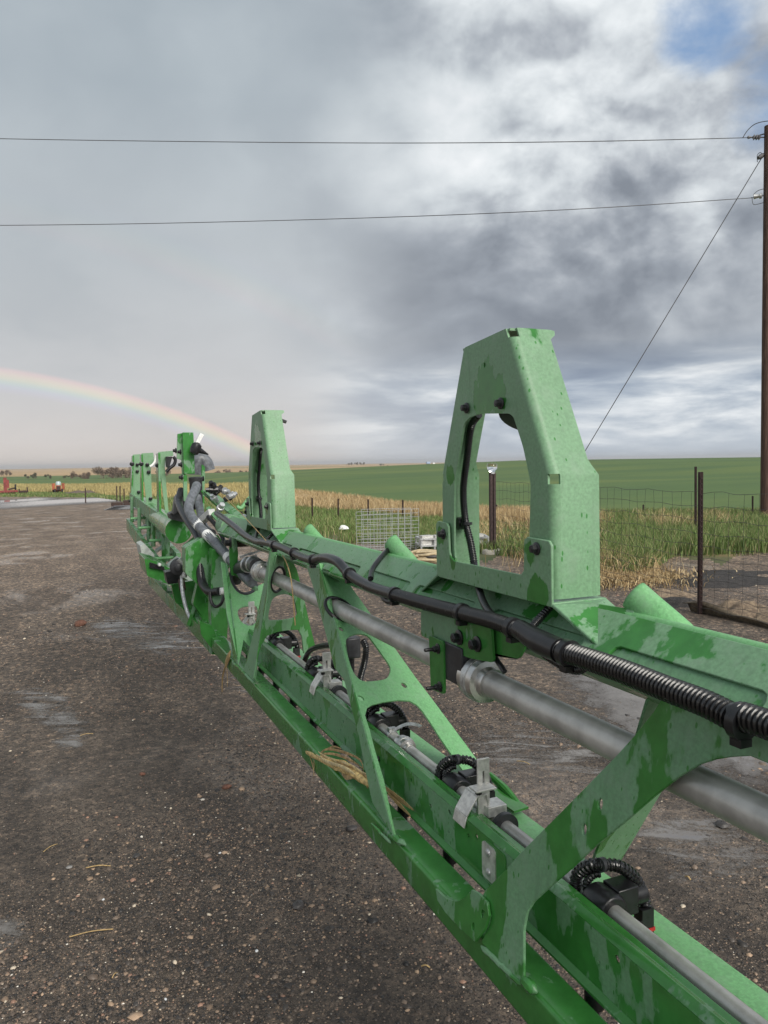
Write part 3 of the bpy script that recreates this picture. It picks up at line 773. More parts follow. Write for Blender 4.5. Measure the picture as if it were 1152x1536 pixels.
def saddle_mesh():
    k = HXP; mb = MB(); x0 = k-.0065
    U_ = [(1.376, -.316), (1.376, -.176), (1.386, -.166), (1.47, -.164), (1.484, -.172), (1.487, -.245), (1.50, -.257), (1.83, -.259), (1.85, -.250), (1.858, -.235), (1.862, -.165), (1.872, -.155), (1.928, -.153), (1.938, -.163), (1.938, -.302), (1.925, -.316)]
    mb.plate([[(a_*k, b_*k) for a_, b_ in U_]], (x0, 0, 0), (0, 1, 0), (0, 0, 1), .006)
    zf = -.306*k
    mb.box((x0-.002, 1.375*k, zf-.006), (k+.122, 1.94*k, zf))
    # sloping end skirts wrapped over the chord
    for s, yb_, ye in ((1, 1.375*k, 1.045), (-1, 1.94*k, 1.94*k+(1.375*k-1.045))):
        top = [(x0-.002, yb_, zf-.002), (k+.122, yb_, zf-.002)]
        low = [(0.866, ye+s*.02, -.322), (0.872, ye-s*.005, -.334), (0.905, ye-s*.008, -.288), (.932, ye, -.2585), (1.00, ye+s*.03, -.326)]
        P_ = [top[0], low[0], low[1], low[2], low[3], low[4], top[1]]
        P2 = [(p_[0], p_[1]+s*.004, p_[2]-.006) for p_ in P_]; n = len(P_)
        cen = tuple(np.mean([top[0], top[1], low[3]], 0)); cen2 = (cen[0], cen[1]+s*.004, cen[2]-.006)
        vs = P_+[cen]+P2+[cen2]; fs = []
        for i in range(n):
            j = (i+1) % n
            fs += [(i, j, n), (n+1+j, n+1+i, 2*n+1), (i, n+1+i, n+1+j, j)]
        mb.add(vs, fs)
    # weld lumps where the skirt meets the chord
    for (x_, y_, z_, r_) in ((.874, 1.04, -.336, .010), (.884, 1.043, -.322, .007), (.866, 1.047, -.343, .008)):
        mb.lathe([(-r_, r_*.2), (-r_*.6, r_*.8), (0, r_), (r_*.6, r_*.8), (r_, r_*.2)], (x_, y_, z_), (.3, 1, .4), 10)
    me = mb.mesh('hoop_saddle', M['hoop'], 30, SH)
    import bmesh
    bm = bmesh.new(); bm.from_mesh(me); bmesh.ops.recalc_face_normals(bm, faces=bm.faces); bm.to_mesh(me); bm.free()
    return me
hm, sm_ = hoop_mesh(0.0), saddle_mesh()
boltm = {}
def bolt_at(parent, p, R=.0125, m='black'):
    key = round(R, 4)
    if key not in boltm: boltm[key] = MB().bolt((0, 0, 0), (-1, 0, 0), R).mesh('bolt', M[m], 35)
    return put('bolt', boltm[key], parent, (p[0]-SH[0], p[1]-SH[1], p[2]-SH[2]))
def hoop(dy, label):
    h = put('support_hoop', hm, boom, (0, dy, 0)); h['label'] = label
    sd = put('hoop_saddle', sm_, h); bevel(sd, .002)
    for x, y in ((700, 612), (751, 605)): bolt_at(h, pX(x, y, HXP-.003), .0125)
    for x, y in ((665, 801), (805, 823)): bolt_at(h, pX(x, y, HXP-.010), .0130)
    # work lamp under the hoop's head
    c = np.array([HXP+.066, 1.622*HXP, .128*HXP]); ax = nrm((-.50, -.22, -.84))
    lamp = part('work_lamp', MB().lathe([(-.032, .020), (-.028, .032), (-.010, .046), (.0, .050), (.006, .050), (.008, .045)], c, ax, 28), 'black', h)
    part('lamp_lens', MB().lathe([(.0082, .044), (.0092, .040), (.0095, .010)], c, ax, 28), 'rubber', lamp)
    part('lamp_bracket', MB().bar(c+np.array([-.050, .01, .040]), c+np.array([.02, 0, .026]), .04, .005), 'black', h)
    # loom dropping from the lamp through the saddle to the main loom
    pts = [pX(718, 622, HXP+.055), pX(707, 640, HXP+.055), pX(700, 690, HXP+.050), pX(695, 735, HXP+.045), pX(698, 780, HXP+.045), pX(706, 815, HXP+.045), pX(711, 845, HXP+.040)]
    ca = part('lamp_loom', MB().tube(pts, .0095, 12, .16, .0062), 'loom', h)
    pts = [pX(711, 845, HXP+.040), pX(716, 872, HXP+.02), pX(726, 905, HXP-.02), pX(745, 930, HXP-.045), pX(775, 948, .808)]
    part('lamp_cable', MB().tube(pts, .0085, 12), 'black', h)
    part('lamp_cable', MB().tube([pX(830, 905, .885), pX(812, 925, .858), pX(795, 945, .83), pX(790, 962, .812)], .0085, 12, .12, .006), 'loom', h)
    p = pX(693, 785, HXP+.05)
    part('cable_clip', MB().lathe([(-.014, .010), (-.012, .016), (.010, .016), (.014, .010)], p, (1, -.25, 0), 16).lathe([(-.003, .014), (.004, .014)], pX(700, 786, HXP+.047), (0, .1, 1), 14), 'black', h)
    p = (HXP+.02, 1.3795*HXP-.003, -.290*HXP)
    return h
hoop(0.0, 'nearest hoop, large against the sky')
h2 = hoop(2.475*HXP, 'second hoop, in front of the rainbow')
c = pX(752, 548, HXP+.125)
part('lamp_visor', MB().bar(c+np.array([-.03, 0, .035]), c+np.array([.055, -.02, .0]), .09, .010).bar(c+np.array([-.03, 0, .03]), c+np.array([-.012, 0, -.05]), .07, .03), 'rubber', h2)

# ---- looms along the chord
LX = 0.800
def lpt(x, y, X=LX): return pX(x, y, X)
v = lpt(1114, 1083)
near_pts = [(LX-.005, Y0, v[2]-.004), (LX, -0.4, v[2]-.002), (LX, 0.2, v[2]), lpt(1152, 1087), lpt(1114, 1082), lpt(1060, 1056), lpt(1000, 1033), lpt(940, 1009), lpt(880, 988), lpt(835, 974), lpt(806, 961)]
lm = part('wiring_loom', MB().tube(near_pts, .0195, 18, .17, .0080), 'loom')
part('loom_tape', MB().tube([lpt(840, 976), lpt(812, 964), lpt(795, 954), lpt(778, 943)], [.022, .023, .021, .019], 16), 'black', lm)
far_pts = [lpt(790, 951), lpt(745, 933), lpt(700, 921), lpt(660, 911), lpt(620, 900), lpt(592, 892), lpt(560, 882), lpt(535, 869), lpt(520, 857), lpt(508, 844), lpt(495, 838), lpt(482, 837), lpt(470, 840), lpt(455, 836), lpt(440, 829), lpt(420, 820), lpt(400, 814), lpt(385, 812), lpt(368, 803), lpt(352, 790), lpt(338, 779), lpt(325, 770, .82)]
part('wiring_loom', MB().tube(far_pts[:6], .0172, 16, .12, .0078), 'loom')
lf = part('wiring_loom', MB().tube(far_pts[5:], .0160, 14), 'black')
def tie(x, y, r, parent, dirx=None):
    p = lpt(x, y); a = nrm(lpt(x+6, y+2.4)-lpt(x-6, y-2.4))
    part('cable_tie', MB().lathe([(-.007, r), (-.007, r*1.16), (.007, r*1.16), (.007, r)], p, a, 18).box(p+np.array([-.012, -.009, -r*1.5]), p+np.array([.008, .009, -r*1.0])), 'black', parent)
for x, y in ((1113, 1082), (852, 980)): tie(x, y, .0215, lm)
for x, y in ((693, 919), (770, 942), (592, 892), (524, 861), (470, 840), (441, 829), (412, 818)): tie(x, y, .0185, lf)
part('loose_cable', MB().tube([lpt(800, 966, .81), lpt(825, 985, .81), lpt(850, 1000, .81), lpt(868, 1004, .815), lpt(880, 996, .815)], .010, 10, .12, .006), 'loom', lm)
part('loose_cable', MB().tube([lpt(572, 888, .81), lpt(580, 900, .81), lpt(592, 902, .815), lpt(606, 898, .815)], .010, 10), 'black', lf)
part('loose_cable', MB().tube([lpt(735, 965, .83), lpt(742, 985, .83), lpt(752, 1000, .83), lpt(757, 1008, .83)], .006, 8), 'black', lm)
# small loom climbing over the chord to a rear tube
part('branch_loom', MB().tube([lpt(556, 868, .812), lpt(558, 856, .835), lpt(567, 842, .87), lpt(581, 826, .925), lpt(588, 824, .95)], .0085, 10), 'loom', lf)

# ---- rear diagonal tubes whose flattened ends stand above the chord
def horn(x, y, y_, dirn):
    p = pX(x, y, .955)
    e = np.array([1.01, p[1]+dirn*.17, -.395]); d = nrm(e-p)
    mb = MB().tube([p-d*.045, p, p+d*.06, e], [.030, .031, .033, .030], 20, smooth=4, oval=.72, cap=False)
    o_ = part('rear_diagonal', mb, 'bright', smooth=50)
    q_ = o_.modifiers.new('wall', 'SOLIDIFY'); q_.thickness = .004
horn(978, 918, 0, -1)
horn(598, 827, 0, -1)
horn(470, 804, 0, -1)
p0 = pX(560, 812, .965)

# ---- bulkhead plates
def flange(px, m, th=.005, off=0.0, parent=None, name='bulkhead_flange'):
    mb = MB(); SP.plate(mb, [SP.loop(px)], th, off)
    return bevel(part(name, mb, m, parent, 30))
def pl3(a, b, c): return Plane(a, b, c)
# bulkhead with round pipe hole
B1 = pl3((.73, pX(592, 1256, .73)[1], -.929), (.833, pX(481, 853, .833)[1], -.363), (1.08, pX(700, 1150, 1.08)[1], -.907))
out = [(478, 845), (505, 850), (522, 875), (547, 910), (585, 964), (625, 1020), (645, 1046), (700, 1120), (735, 1168), (705, 1172), (675, 1130), (660, 1108), (646, 1086), (633, 1067), (625, 1058), (614, 1052), (597, 1051), (574, 1054), (558, 1058), (550, 1063), (547, 1074), (554, 1096), (562, 1127), (575, 1170), (587, 1227), (594, 1257), (591, 1254), (542, 1075), (522, 1002), (500, 923)]
trap = catmull(Z(480, 900, 6.4, [(245, 400), (290, 350), (370, 328), (450, 345), (500, 400), (580, 510), (650, 610), (672, 660), (665, 710), (630, 760), (540, 780), (420, 785), (350, 745), (300, 660), (265, 540)]), 3, True)
pc = B1.hit((PX, 0, PZ), (PX, 1, PZ))
holes = [B1.circ(pc+B1.v*0.0, .060), B1.loop(trap)]
for c, r in zip(Z(480, 900, 6.4, [(200, 283), (390, 950), (803, 823)]), (.010, .011, .011)): holes.append(B1.circ(B1.at(*c), r, 14))
mb = MB(); B1.plate(mb, [B1.loop(out)]+holes, .006)
bk1 = bevel(part('bulkhead', mb, 'bright', smooth=30))
part('pipe_grommet', MB().ring(pc, B1.w, .058, .0065, 40, 10), 'black', bk1)
flange([(460, 848), (481, 853), (537, 1057), (592, 1256), (560, 1205), (550, 1160), (540, 1107), (517, 1020), (503, 1003), (492, 960), (472, 885)], 'mix', parent=bk1)
# mirrored bulkhead behind it
z2 = lambda pts: Z(280, 760, 4.0, pts)
B2 = pl3((.73, pX(383, 1022, .73)[1], -.93), (.833, pX(413, 830, .833)[1], -.363), (1.08, pX(466, 974, 1.08)[1], -.905))
out = z2([(500, 262), (620, 300), (660, 380), (700, 540), (735, 700), (775, 858), (700, 880), (690, 780), (668, 738), (600, 742), (540, 752), (480, 775), (445, 830), (425, 900), (414, 1050), (400, 1030), (440, 800), (480, 560)])
op = catmull(z2([(498, 600), (515, 552), (560, 528), (610, 528), (642, 552), (656, 610), (658, 655), (600, 674), (530, 680), (488, 672)]), 3, True)
pc2 = B2.hit((PX, 0, PZ), (PX, 1, PZ))
mb = MB(); B2.plate(mb, [B2.loop(out), B2.circ(pc2, .058), B2.loop(op)], .006)
bk2 = bevel(part('bulkhead', mb, 'mix', smooth=30))
part('pipe_grommet', MB().ring(pc2, B2.w, .056, .0065, 40, 10), 'black', bk2)
flange(z2([(500, 262), (540, 292), (500, 470), (455, 690), (425, 880), (413, 1052), (343, 985), (400, 770), (462, 480)]), 'mix', parent=bk2)
# bulkhead at the end of the section
B3 = pl3((.73, pX(357, 997, .73)[1], -.93), (.833, pX(336, 842, .833)[1], -.40), (1.05, pX(405, 900, 1.05)[1], -.62))
out = z2([(205, 330), (246, 350), (255, 420), (285, 492), (335, 522), (385, 515), (425, 478), (470, 455), (448, 590), (420, 760), (395, 860), (340, 800), (330, 860), (312, 950), (240, 640)])
hl = catmull(z2([(305, 640), (320, 610), (370, 598), (418, 600), (425, 660), (405, 705), (370, 715), (325, 690)]), 3, True)
mb = MB(); B3.plate(mb, [B3.loop(out), B3.loop(hl)], .006)
bk3 = bevel(part('bulkhead', mb, 'bright', smooth=30))
flange(z2([(205, 330), (240, 340), (275, 640), (312, 952), (285, 925), (240, 640)]), 'mix', parent=bk3)
part('hose_saddle', MB().tube([B3.at(*p_) for p_ in z2([(262, 405), (275, 460), (310, 510), (355, 525), (400, 505), (420, 470)])], .010, 10), 'rubber', bk3)

# near bulkhead: wide side plate with an arch, rear leg, boss plate on the lower chord
left = [(1003, 1040), (985, 1068), (956, 1104), (928, 1135), (864, 1200), (787, 1277), (765, 1302), (732, 1335), (727, 1345), (742, 1373), (737, 1390), (726, 1412)]
foot = [(787, 1478), (790, 1470)]
right = [(790, 1398), (791, 1388), (795, 1368), (805, 1352), (827, 1332), (864, 1300), (899, 1267), (939, 1235), (989, 1192), (1024, 1165), (1056, 1146), (1079, 1139), (1101, 1135.5), (1130, 1134)]
L0 = SP.loop(left); F0 = SP.loop(foot); Rr = SP.loop(right)
ym = Rr[-1][0]-0.10                              # the arch is symmetric about this station
mir = lambda l: [(2*ym-a_, b_) for a_, b_ in l][::-1]
outl = L0+F0+Rr+mir(Rr)+mir(F0)+mir(L0)
hs_ = []
for c in ((905, 1206), (881, 1244)):
    u_, v_ = SP.uv(*c); hs_.append([(u_+.0055*math.cos(k*math.pi/6), v_+.0095*math.sin(k*math.pi/6)) for k in range(12)])
mb = MB(); SP.plate(mb, [outl]+hs_, .006, .004)
bk0 = bevel(part('side_bulkhead', mb, 'mix', smooth=30, label='arched side plate nearest the camera'))
boss = [(662, 1332), (670, 1340), (680, 1348), (695, 1352), (707, 1345), (717, 1334), (727, 1339), (740, 1353), (743, 1373), (737, 1392), (722, 1412), (700, 1393), (677, 1368), (665, 1350)]
hs_ = [[(SP.uv(*c)[0]+.005*math.cos(k*math.pi/5), SP.uv(*c)[1]+.008*math.sin(k*math.pi/5)) for k in range(10)] for c in ((733, 1370), (719, 1389))]
mb = MB(); SP.plate(mb, [SP.loop(boss)]+hs_, .006, .012)
bevel(part('boss_plate', mb, 'mix', bk0, 30), .002)
B0 = pl3((.92, pX(979, 1051, .92)[1], -.405), (1.08, pX(905, 1290, 1.08)[1], -.90), (.74, pX(740, 1400, .74)[1], -.92))
out = [(972, 1044), (1062, 1062), (1035, 1115), (986, 1195), (926, 1297), (880, 1312), (918, 1215), (954, 1104)]
mb = MB(); B0.plate(mb, [B0.loop(out)], .006)
bevel(part('rear_leg', mb, 'mix', bk0, 30))
# weld beads
def bead(a, b, r, m='mix', parent=None, n=14):
    a, b = np.asarray(a), np.asarray(b); mb = MB()
    rr = [r*(0.8+0.4*random.random()) for _ in range(n)]; rr[0] = rr[-1] = r*.25
    mb.tube([a+(b-a)*i/(n-1)+rng.normal(0, r*.12, 3) for i in range(n)], rr, 8, smooth=0)
    return part('weld_bead', mb, m, parent)
bead(SP.at(727, 1417)+np.array([-.008, 0, 0]), SP.at(790, 1478)+np.array([-.006, 0, 0]), .006, parent=bk0)
bead(SP.at(786, 1470)+np.array([-.004, 0, .004]), SP.at(806, 1494)+np.array([.0, 0, .006]), .010, parent=bk0, n=6)
bead(SP.at(590, 1252)+np.array([-.004, 0, 0]), SP.at(606, 1270)+np.array([.004, 0, .004]), .009, parent=bk1, n=6)
bead(SP.at(560, 1232)+np.array([-.006, 0, -.004]), SP.at(590, 1262)+np.array([-.006, 0, -.004]), .004, parent=bk1)
bead(SP.at(350, 992)+np.array([-.004, 0, 0]), SP.at(384, 1026)+np.array([-.004, 0, 0]), .006, parent=bk2)
# rear gusset lip on the rear chord
g = [pX(735, 1163, 1.10), pX(778, 1207, 1.10), pX(782, 1215, 1.085), pX(738, 1185, 1.07)]
part('rear_gusset', MB().tube([g[0], pX(757, 1183, 1.10), g[1]], [.010, .012, .008], 10).bar(g[3], g[2], .05, .006), 'wet', rc)

# ---- nozzle stations
def station_parts():
    o = np.array([NX, 0, NZ]); y1_ = pX(903, 1345, NX)[1]
    rel = lambda x, y, X: pX(x, y, X)-np.array([0, y1_, 0])
    body = MB().lathe([(-.035, NR+.001), (-.035, .030), (-.028, .034), (.020, .034), (.026, .030), (.026, NR+.001)], o, (0, 1, 0), 24)
    body.lathe([(0, .018), (.03, .018), (.034, .024), (.075, .024), (.08, .016), (.11, .014), (.112, .010), (.125, .010)], o+np.array([0, -.005, -.025]), (0, 0, -1), 18)
    body.box(o+np.array([.018, -.026, -.020]), o+np.array([.066, .020, .034]))
    body.lathe([(0, .020), (.03, .020), (.034, .015)], o+np.array([.064, -.004, .004]), (1, 0, 0), 16)
    hose_ = MB().tube([rel(872, 1362, .885), rel(863, 1338, .885), rel(866, 1312, .893), rel(884, 1298, .905), rel(905, 1297, .925), rel(930, 1300, .955), rel(952, 1317, .985), rel(964, 1342, 1.0), rel(968, 1360, 1.0)], .0125, 16, .19, .0086)
    inner = MB().tube([rel(884, 1350, .90), rel(880, 1325, .90), rel(890, 1312, .912), rel(902, 1310, .925)], .0085, 12, .16, .0062)
    c = rel(967, 1368, 1.0)
    con = MB().box(c+np.array([-.016, -.012, -.040]), c+np.array([.012, .012, .012]))
    redc = MB().box(c+np.array([-.019, -.0135, -.033]), c+np.array([.014, .0135, -.026]))
    rg = MB().ring(c+np.array([-.018, -.006, -.024]), (.4, -.8, .3), .011, .0022, 20, 6)
    tp = MB().lathe([(-.006, .0135), (.006, .0135)], rel(903, 1297, .922), (1, .1, -.1), 16)
    return body, hose_, inner, con, redc, rg, tp
sb = station_parts()
names = ('nozzle_body', 'nozzle_hose', 'nozzle_hose', 'connector', 'lock_tab', 'pull_ring', 'hose_tape')
mats_ = ('black', 'loom', 'loom', 'black', 'red', 'galv', 'rubber')
sme = [b_.mesh(n_, M[m_], 35, SH) for b_, n_, m_ in zip(sb, names, mats_)]
for k, (x, y) in enumerate(((903, 1345), (683, 1166), (566, 1062), (473, 985), (415, 940))):
    dy = pX(x, y, NX)[1]
    nb = put(names[0], sme[0], boom, (0, dy, 0)); bevel(nb, .002)
    for n_, me in list(zip(names, sme))[1:]:
        put(n_, me, nb)
for dy in (0.55, 0.0, -0.55):
    nb = put(names[0], sme[0], boom, (0, dy, 0))
    for n_, me in list(zip(names, sme))[1:]: put(n_, me, nb)
# control box and hose seen through the bulkhead opening
p = pX(530, 968, 1.0)
cb = bevel(part('valve_box', MB().box(p+np.array([-.035, -.03, -.045]), p+np.array([.02, .03, .035])), 'rubber'), .006)
part('valve_hose', MB().tube([pX(545, 962, 1.0), pX(549, 972, 1.0), pX(547, 992, .995), pX(541, 1015, .99), pX(537, 1040, .985)], .0125, 14, .16, .0075), 'loom', cb)
part('valve_stem', MB().lathe([(0, .012), (.06, .012)], p+np.array([-.01, 0, -.045]), (0, 0, -1), 12), 'black', cb)
part('valve_hose', MB().tube([pX(455, 998, .95), pX(462, 980, .95), pX(472, 972, .96), pX(490, 968, .98), pX(505, 967, 1.0)], .012, 12), 'loom', cb)
# hose clamp and coupling on the nozzle pipe
yk = pX(606, 1103, NX)[1]
coupling(np_, NX, NZ, yk, NR, .75)
yk = pX(588, 1087, NX)[1]
hc = part('hose_clamp', MB().lathe([(-.006, NR), (-.006, NR+.003), (.006, NR+.003), (.006, NR)], (NX, yk, NZ), (0, 1, 0), 24).box((NX-.012, yk-.008, NZ+NR), (NX+.012, yk+.010, NZ+NR+.012)), 'galv', np_)
tail = [pX(592, 1095, .906), pX(600, 1090, .915), pX(612, 1086, .93), pX(625, 1087, .95), pX(631, 1090, .955)]
mb = MB()
for a, b in zip(catmull(tail, 4)[:-1], catmull(tail, 4)[1:]): mb.bar(a, b, .011, .0015, up=(-.2, -.6, .7))
part('clamp_tail', mb, 'galv', hc)
for x, y in ((845, 1290), (1000, 1450)):
    yk = pX(x, y, NX)[1]
# cast aluminium rail brackets
def abracket(x, y, k=1.0):
    yk = pX(x, y, .872)[1]; mb = MB()
    mb.plate([[(-.016, -.03), (.016, -.03), (.016, .135), (-.016, .135)], fillet([(-.003, .075), (.003, .075), (.003, .105), (-.003, .105)], .0029, 2)], (.878, yk, zt), (1, 0, .0), (0, 0, 1), .006)
    mb.box((.840, yk-.034, zt+.070), (.894, yk+.002, zt+.075))
    mb.bar((.858, yk+.02, zt+.048), (.829, yk+.02, zt+.006), .055, .004, up=(-.8, 0, .5))
    mb.bar((.857, yk+.02, zt+.049), (.884, yk+.02, zt+.049), .055, .004)
    mb.bar((.829, yk+.02, zt+.006), (.822, yk+.02, zt-.020), .055, .004, up=(-1, 0, 0))
    mb.bar((.884, yk+.02, zt+.050), (.893, yk+.02, zt+.004), .055, .004, up=(1, 0, .2))
    mb.box((.880, yk-.02, NZ+NR-.004), (.93, yk+.026, NZ+NR+.020))
    o = bevel(part('rail_bracket', mb, 'alu', smooth=30), .0012)
    part('bracket_bolt', MB().bolt((.858, yk-.012, zt+.069), (0, 0, -1), .012), 'black', o)
    part('bracket_pad', MB().lathe([(-.010, NR), (-.010, .033), (.004, .033), (.004, NR)], (NX, yk-.045, NZ), (0, 1, 0), 26), 'rubber', o)
abracket(722, 1215); abracket(489, 1045); abracket(376, 930)
part('rail_bolt', MB().bolt(pX(568, 1138, rx-.003), (-1, 0, 0), .008), 'black', rail)
for y_ in np.arange(0.5, 3.9, 0.275):
    part('drip_nozzle', MB().lathe([(0, .012), (.02, .012), (.024, .018), (.05, .018), (.055, .010), (.07, .009)], (.842, y_, zb-.004), (0, 0, -1), 12), 'black', rail)

# ------------------------------------------------------------------ hinge and the folded inner section beyond
def pts(Y, *l): return [pY(x, y, Y) for x, y in l]
def tb(name, Y, r, l, m, parent=None, **k):
    P_ = [pY(p_[0], p_[1], p_[2] if len(p_) > 2 else Y) for p_ in l]
    return part(name, MB().tube(P_, r, 14, **k), m, parent)
def br(name, a, b, w, h, m, Y=5.0, parent=None, up=(0, 0, 1)):
    A = pY(a[0], a[1], a[2] if len(a) > 2 else Y); B = pY(b[0], b[1], b[2] if len(b) > 2 else Y)
    return bevel(part(name, MB().bar(A, B, w, h, up), m, parent), .003)
def slab(name, Y, poly, th, m, parent=None, r=.01):
    q_ = [pY(x, y, Y) for x, y in poly]
    return bevel(part(name, MB().plate([fillet([(p_[0], p_[2]) for p_ in q_], r, 3)], (0, Y, 0), (1, 0, 0), (0, 0, 1), th), m, parent, 30), .003)
# hinge tower
slab('hinge_post', 4.55, [(316, 822), (338, 826), (342, 900), (336, 985), (316, 978), (314, 900)], .10, 'wet')
slab('hinge_plate', 4.75, [(276, 820), (300, 806), (322, 812), (324, 850), (314, 870), (314, 900), (300, 880), (276, 858)], .12, 'mix')
slab('hinge_plate', 5.2, [(276, 822), (296, 806), (322, 800), (340, 830), (330, 870), (300, 868), (278, 855)], .25, 'wet')
slab('hinge_web', 4.9, [(296, 868), (318, 862), (320, 950), (300, 925), (288, 905)], .08, 'wet')
slab('hinge_web', 5.6, [(256, 876), (300, 868), (322, 905), (320, 968), (262, 902)], .05, 'wet')
br('hinge_brace', (340, 848, 4.5), (308, 905, 4.9), .03, .03, 'mix')
br('hinge_brace', (303, 880, 4.9), (284, 938, 5.0), .022, .03, 'mix')
slab('hinge_lug', 4.1, [(344, 808), (354, 808), (357, 830), (354, 862), (346, 864), (344, 832)], .02, 'mix')
br('hinge_arm', (352, 858, 4.1), (385, 884, 3.9), .02, .02, 'mix')
part('hinge_pin', MB().lathe([(0, .03), (.09, .03)], pY(352, 813, 4.15), (1, 0, 0), 16), 'rust')
part('hinge_bolt', MB().bolt(pY(346, 814, 4.1), (-1, 0, 0), .03), 'black')
part('chord_end', MB().tube([(.93, Y1-.02, -.335), (.93, Y1+.16, -.335)], .075, 20, smooth=0), 'mist')
# lower beam running on
a, b = pY(335, 985, 4.25), pY(222, 862, 7.4)
part('inner_lower_chord', MB().bar(pY(326, 968, 4.3), pY(228, 868, 7.4), .07, .10), 'wet')
part('inner_lower_chord', MB().bar(pY(330, 905, 4.8), pY(262, 860, 7.0), .06, .08), 'wet')
slab('corner_gusset', 4.3, [(298, 930), (318, 938), (336, 985), (330, 990), (300, 950)], .06, 'wet')
# hoses over the hinge
hz = [(295, 728, 5.3), (292, 737, 5.2), (286, 750, 5.1), (283, 764, 5.0), (290, 779, 4.9), (300, 791, 4.8), (315, 806, 4.65), (330, 822, 4.5), (345, 838, 4.3), (360, 856, 4.1), (372, 868, 3.95), (379, 874, 3.9)]
h1 = tb('product_hose', 0, .031, hz, 'hose')
h1['label'] = 'thick grey hose with white tape bands over the hinge'
for a, b in (((293, 783, 4.88), (299, 790, 4.81)), ((310, 801, 4.70), (322, 813, 4.59)), ((342, 835, 4.33), (346, 840, 4.28))):
    A, B = pY(*a), pY(*b); part('white_band', MB().tube([A, (A+B)/2, B], .0325, 16), 'white', h1)
for a, b in (((352, 848, 4.21), (354, 850, 4.19)), ((358, 853, 4.13), (360, 855, 4.11))):
    A, B = pY(*a), pY(*b); part('hose_clip', MB().tube([A, B], .034, 16, smooth=0), 'galv', h1)
tb('product_hose', 0, .028, [(296, 745, 5.5), (300, 765, 5.4), (306, 790, 5.2), (318, 800, 5.0)], 'hose')
tb('black_hose', 0, .026, [(272, 735, 5.6), (268, 752, 5.5), (274, 768, 5.3), (284, 785, 5.1), (297, 806, 4.9), (300, 830, 4.75), (300, 855, 4.7), (304, 875, 4.65), (314, 887, 4.55), (330, 887, 4.45)], 'black')
tb('black_hose', 0, .010, [(315, 887, 4.5), (317, 903, 4.48), (324, 910, 4.45), (332, 905, 4.4), (336, 893, 4.4)], 'black')
part('hose_fitting', MB().lathe([(0, .022), (.06, .022)], pY(330, 887, 4.42), (1, 0, 0), 14), 'white')
tb('elbow_hose', 0, .040, [(386, 850, ycf+.02), (378, 846, 3.8), (366, 850, 4.0), (356, 858, 4.15), (352, 870, 4.2)], 'rubber')
for a in ((380, 846, 3.72), (372, 847, 3.88)):
    part('hose_clamp', MB().lathe([(-.008, .036), (-.008, .043), (.008, .043), (.008, .036)], pY(*a), (-.3, 1, .1), 20), 'galv')
for k, (x, y) in enumerate(((368, 832), (375, 836), (382, 828))):
    part('clamp_screw', MB().bar(pY(x-8, y+4, 3.8), pY(x+10, y-3, 3.8), .010, .010), 'galv')
# canister, short hoop and bracket
can = part('canister', MB().lathe([(0, .042), (.01, .046), (.20, .046), (.21, .050), (.235, .050), (.24, .040)], pY(295, 764, 5.6), (0, 0, 1), 22), 'rubber')
tb('elbow_pipe', 0, .055, [(312, 706, 5.9), (308, 694, 5.9), (300, 689, 5.9), (294, 700, 5.9), (293, 712, 5.9)], 'hose')
slab('canister_bracket', 5.75, [(302, 696), (307, 700), (306, 765), (302, 765)], .03, 'mix')
slab('canister_bracket', 5.5, [(275, 712), (280, 712), (281, 752), (275, 752)], .03, 'mix')
h3 = slab('short_hoop', 5.72, [(266, 651), (277, 649), (278, 712), (273, 714), (272, 690), (265, 688)], .02, 'mist', r=.004)
h3['label'] = 'short upright hoop above the hinge'
bevel(part('short_hoop_flange', MB().box(pY(276, 711, 5.66), pY(289, 649, 5.70)), 'wet', h3), .003)
for x, y in ((264, 676), (271, 678), (272, 697), (273, 716), (303, 760), (305, 718)): part('bolt', MB().bolt(pY(x, y, 5.6), (-1, -.2, 0), .020), 'black', h3)
part('sensor_head', MB().lathe([(0, .01), (.02, .035), (.06, .04), (.09, .03), (.10, .01)], pY(297, 663, 5.6), (-.4, 0, -1), 14), 'black', h3)
br('sensor_tube', (295, 666), (303, 651), .03, .03, 'white', 5.6, h3)
part('sensor_beak', MB().lathe([(0, .025), (.05, .02), (.11, .004)], pY(292, 672, 5.6), (1, 0, -.5), 10), 'black', h3)
# diagonal flat bars and hydraulics around the hinge
br('diagonal_bar', (310, 736, 5.4), (366, 782, 4.5), .05, .022, 'mist', up=(-.5, 0, 1))
br('diagonal_bar', (303, 737, 5.5), (330, 762, 5.2), .02, .015, 'mix')
br('diagonal_bar', (312, 762, 5.1), (345, 800, 4.7), .03, .02, 'bright', up=(-.5, 0, 1))
br('chrome_rod', (302, 782, 5.2), (318, 768, 5.0), .045, .045, 'white')
tb('hydraulic_line', 0, .013, [(355, 760, 4.9), (362, 762, 4.9), (370, 752, 4.9), (376, 745, 4.9)], 'bright')
for k in range(18):
    x, y = random.uniform(322, 372), random.uniform(744, 800)
    y = 745+(x-322)*.72+random.uniform(-16, 16)
    part('hydraulic_fitting', MB().lathe([(0, .018), (.03, .018), (.032, .024), (.05, .024), (.05, .014), (.075, .014)], pY(x, y, random.uniform(4.6, 5.0)), nrm(rng.normal(0, 1, 3)), 8), 'black' if k % 4 else 'galv')
tb('hydraulic_hose', 0, .014, [(312, 775, 5.0), (325, 790, 4.9), (335, 810, 4.8), (336, 830, 4.7)], 'black')
tb('hydraulic_hose', 0, .012, [(328, 770, 4.9), (340, 800, 4.8), (352, 800, 4.7), (360, 788, 4.7)], 'black')
slab('black_housing', 5.9, [(252, 770), (276, 760), (279, 772), (275, 783), (254, 778)], .15, 'rubber')
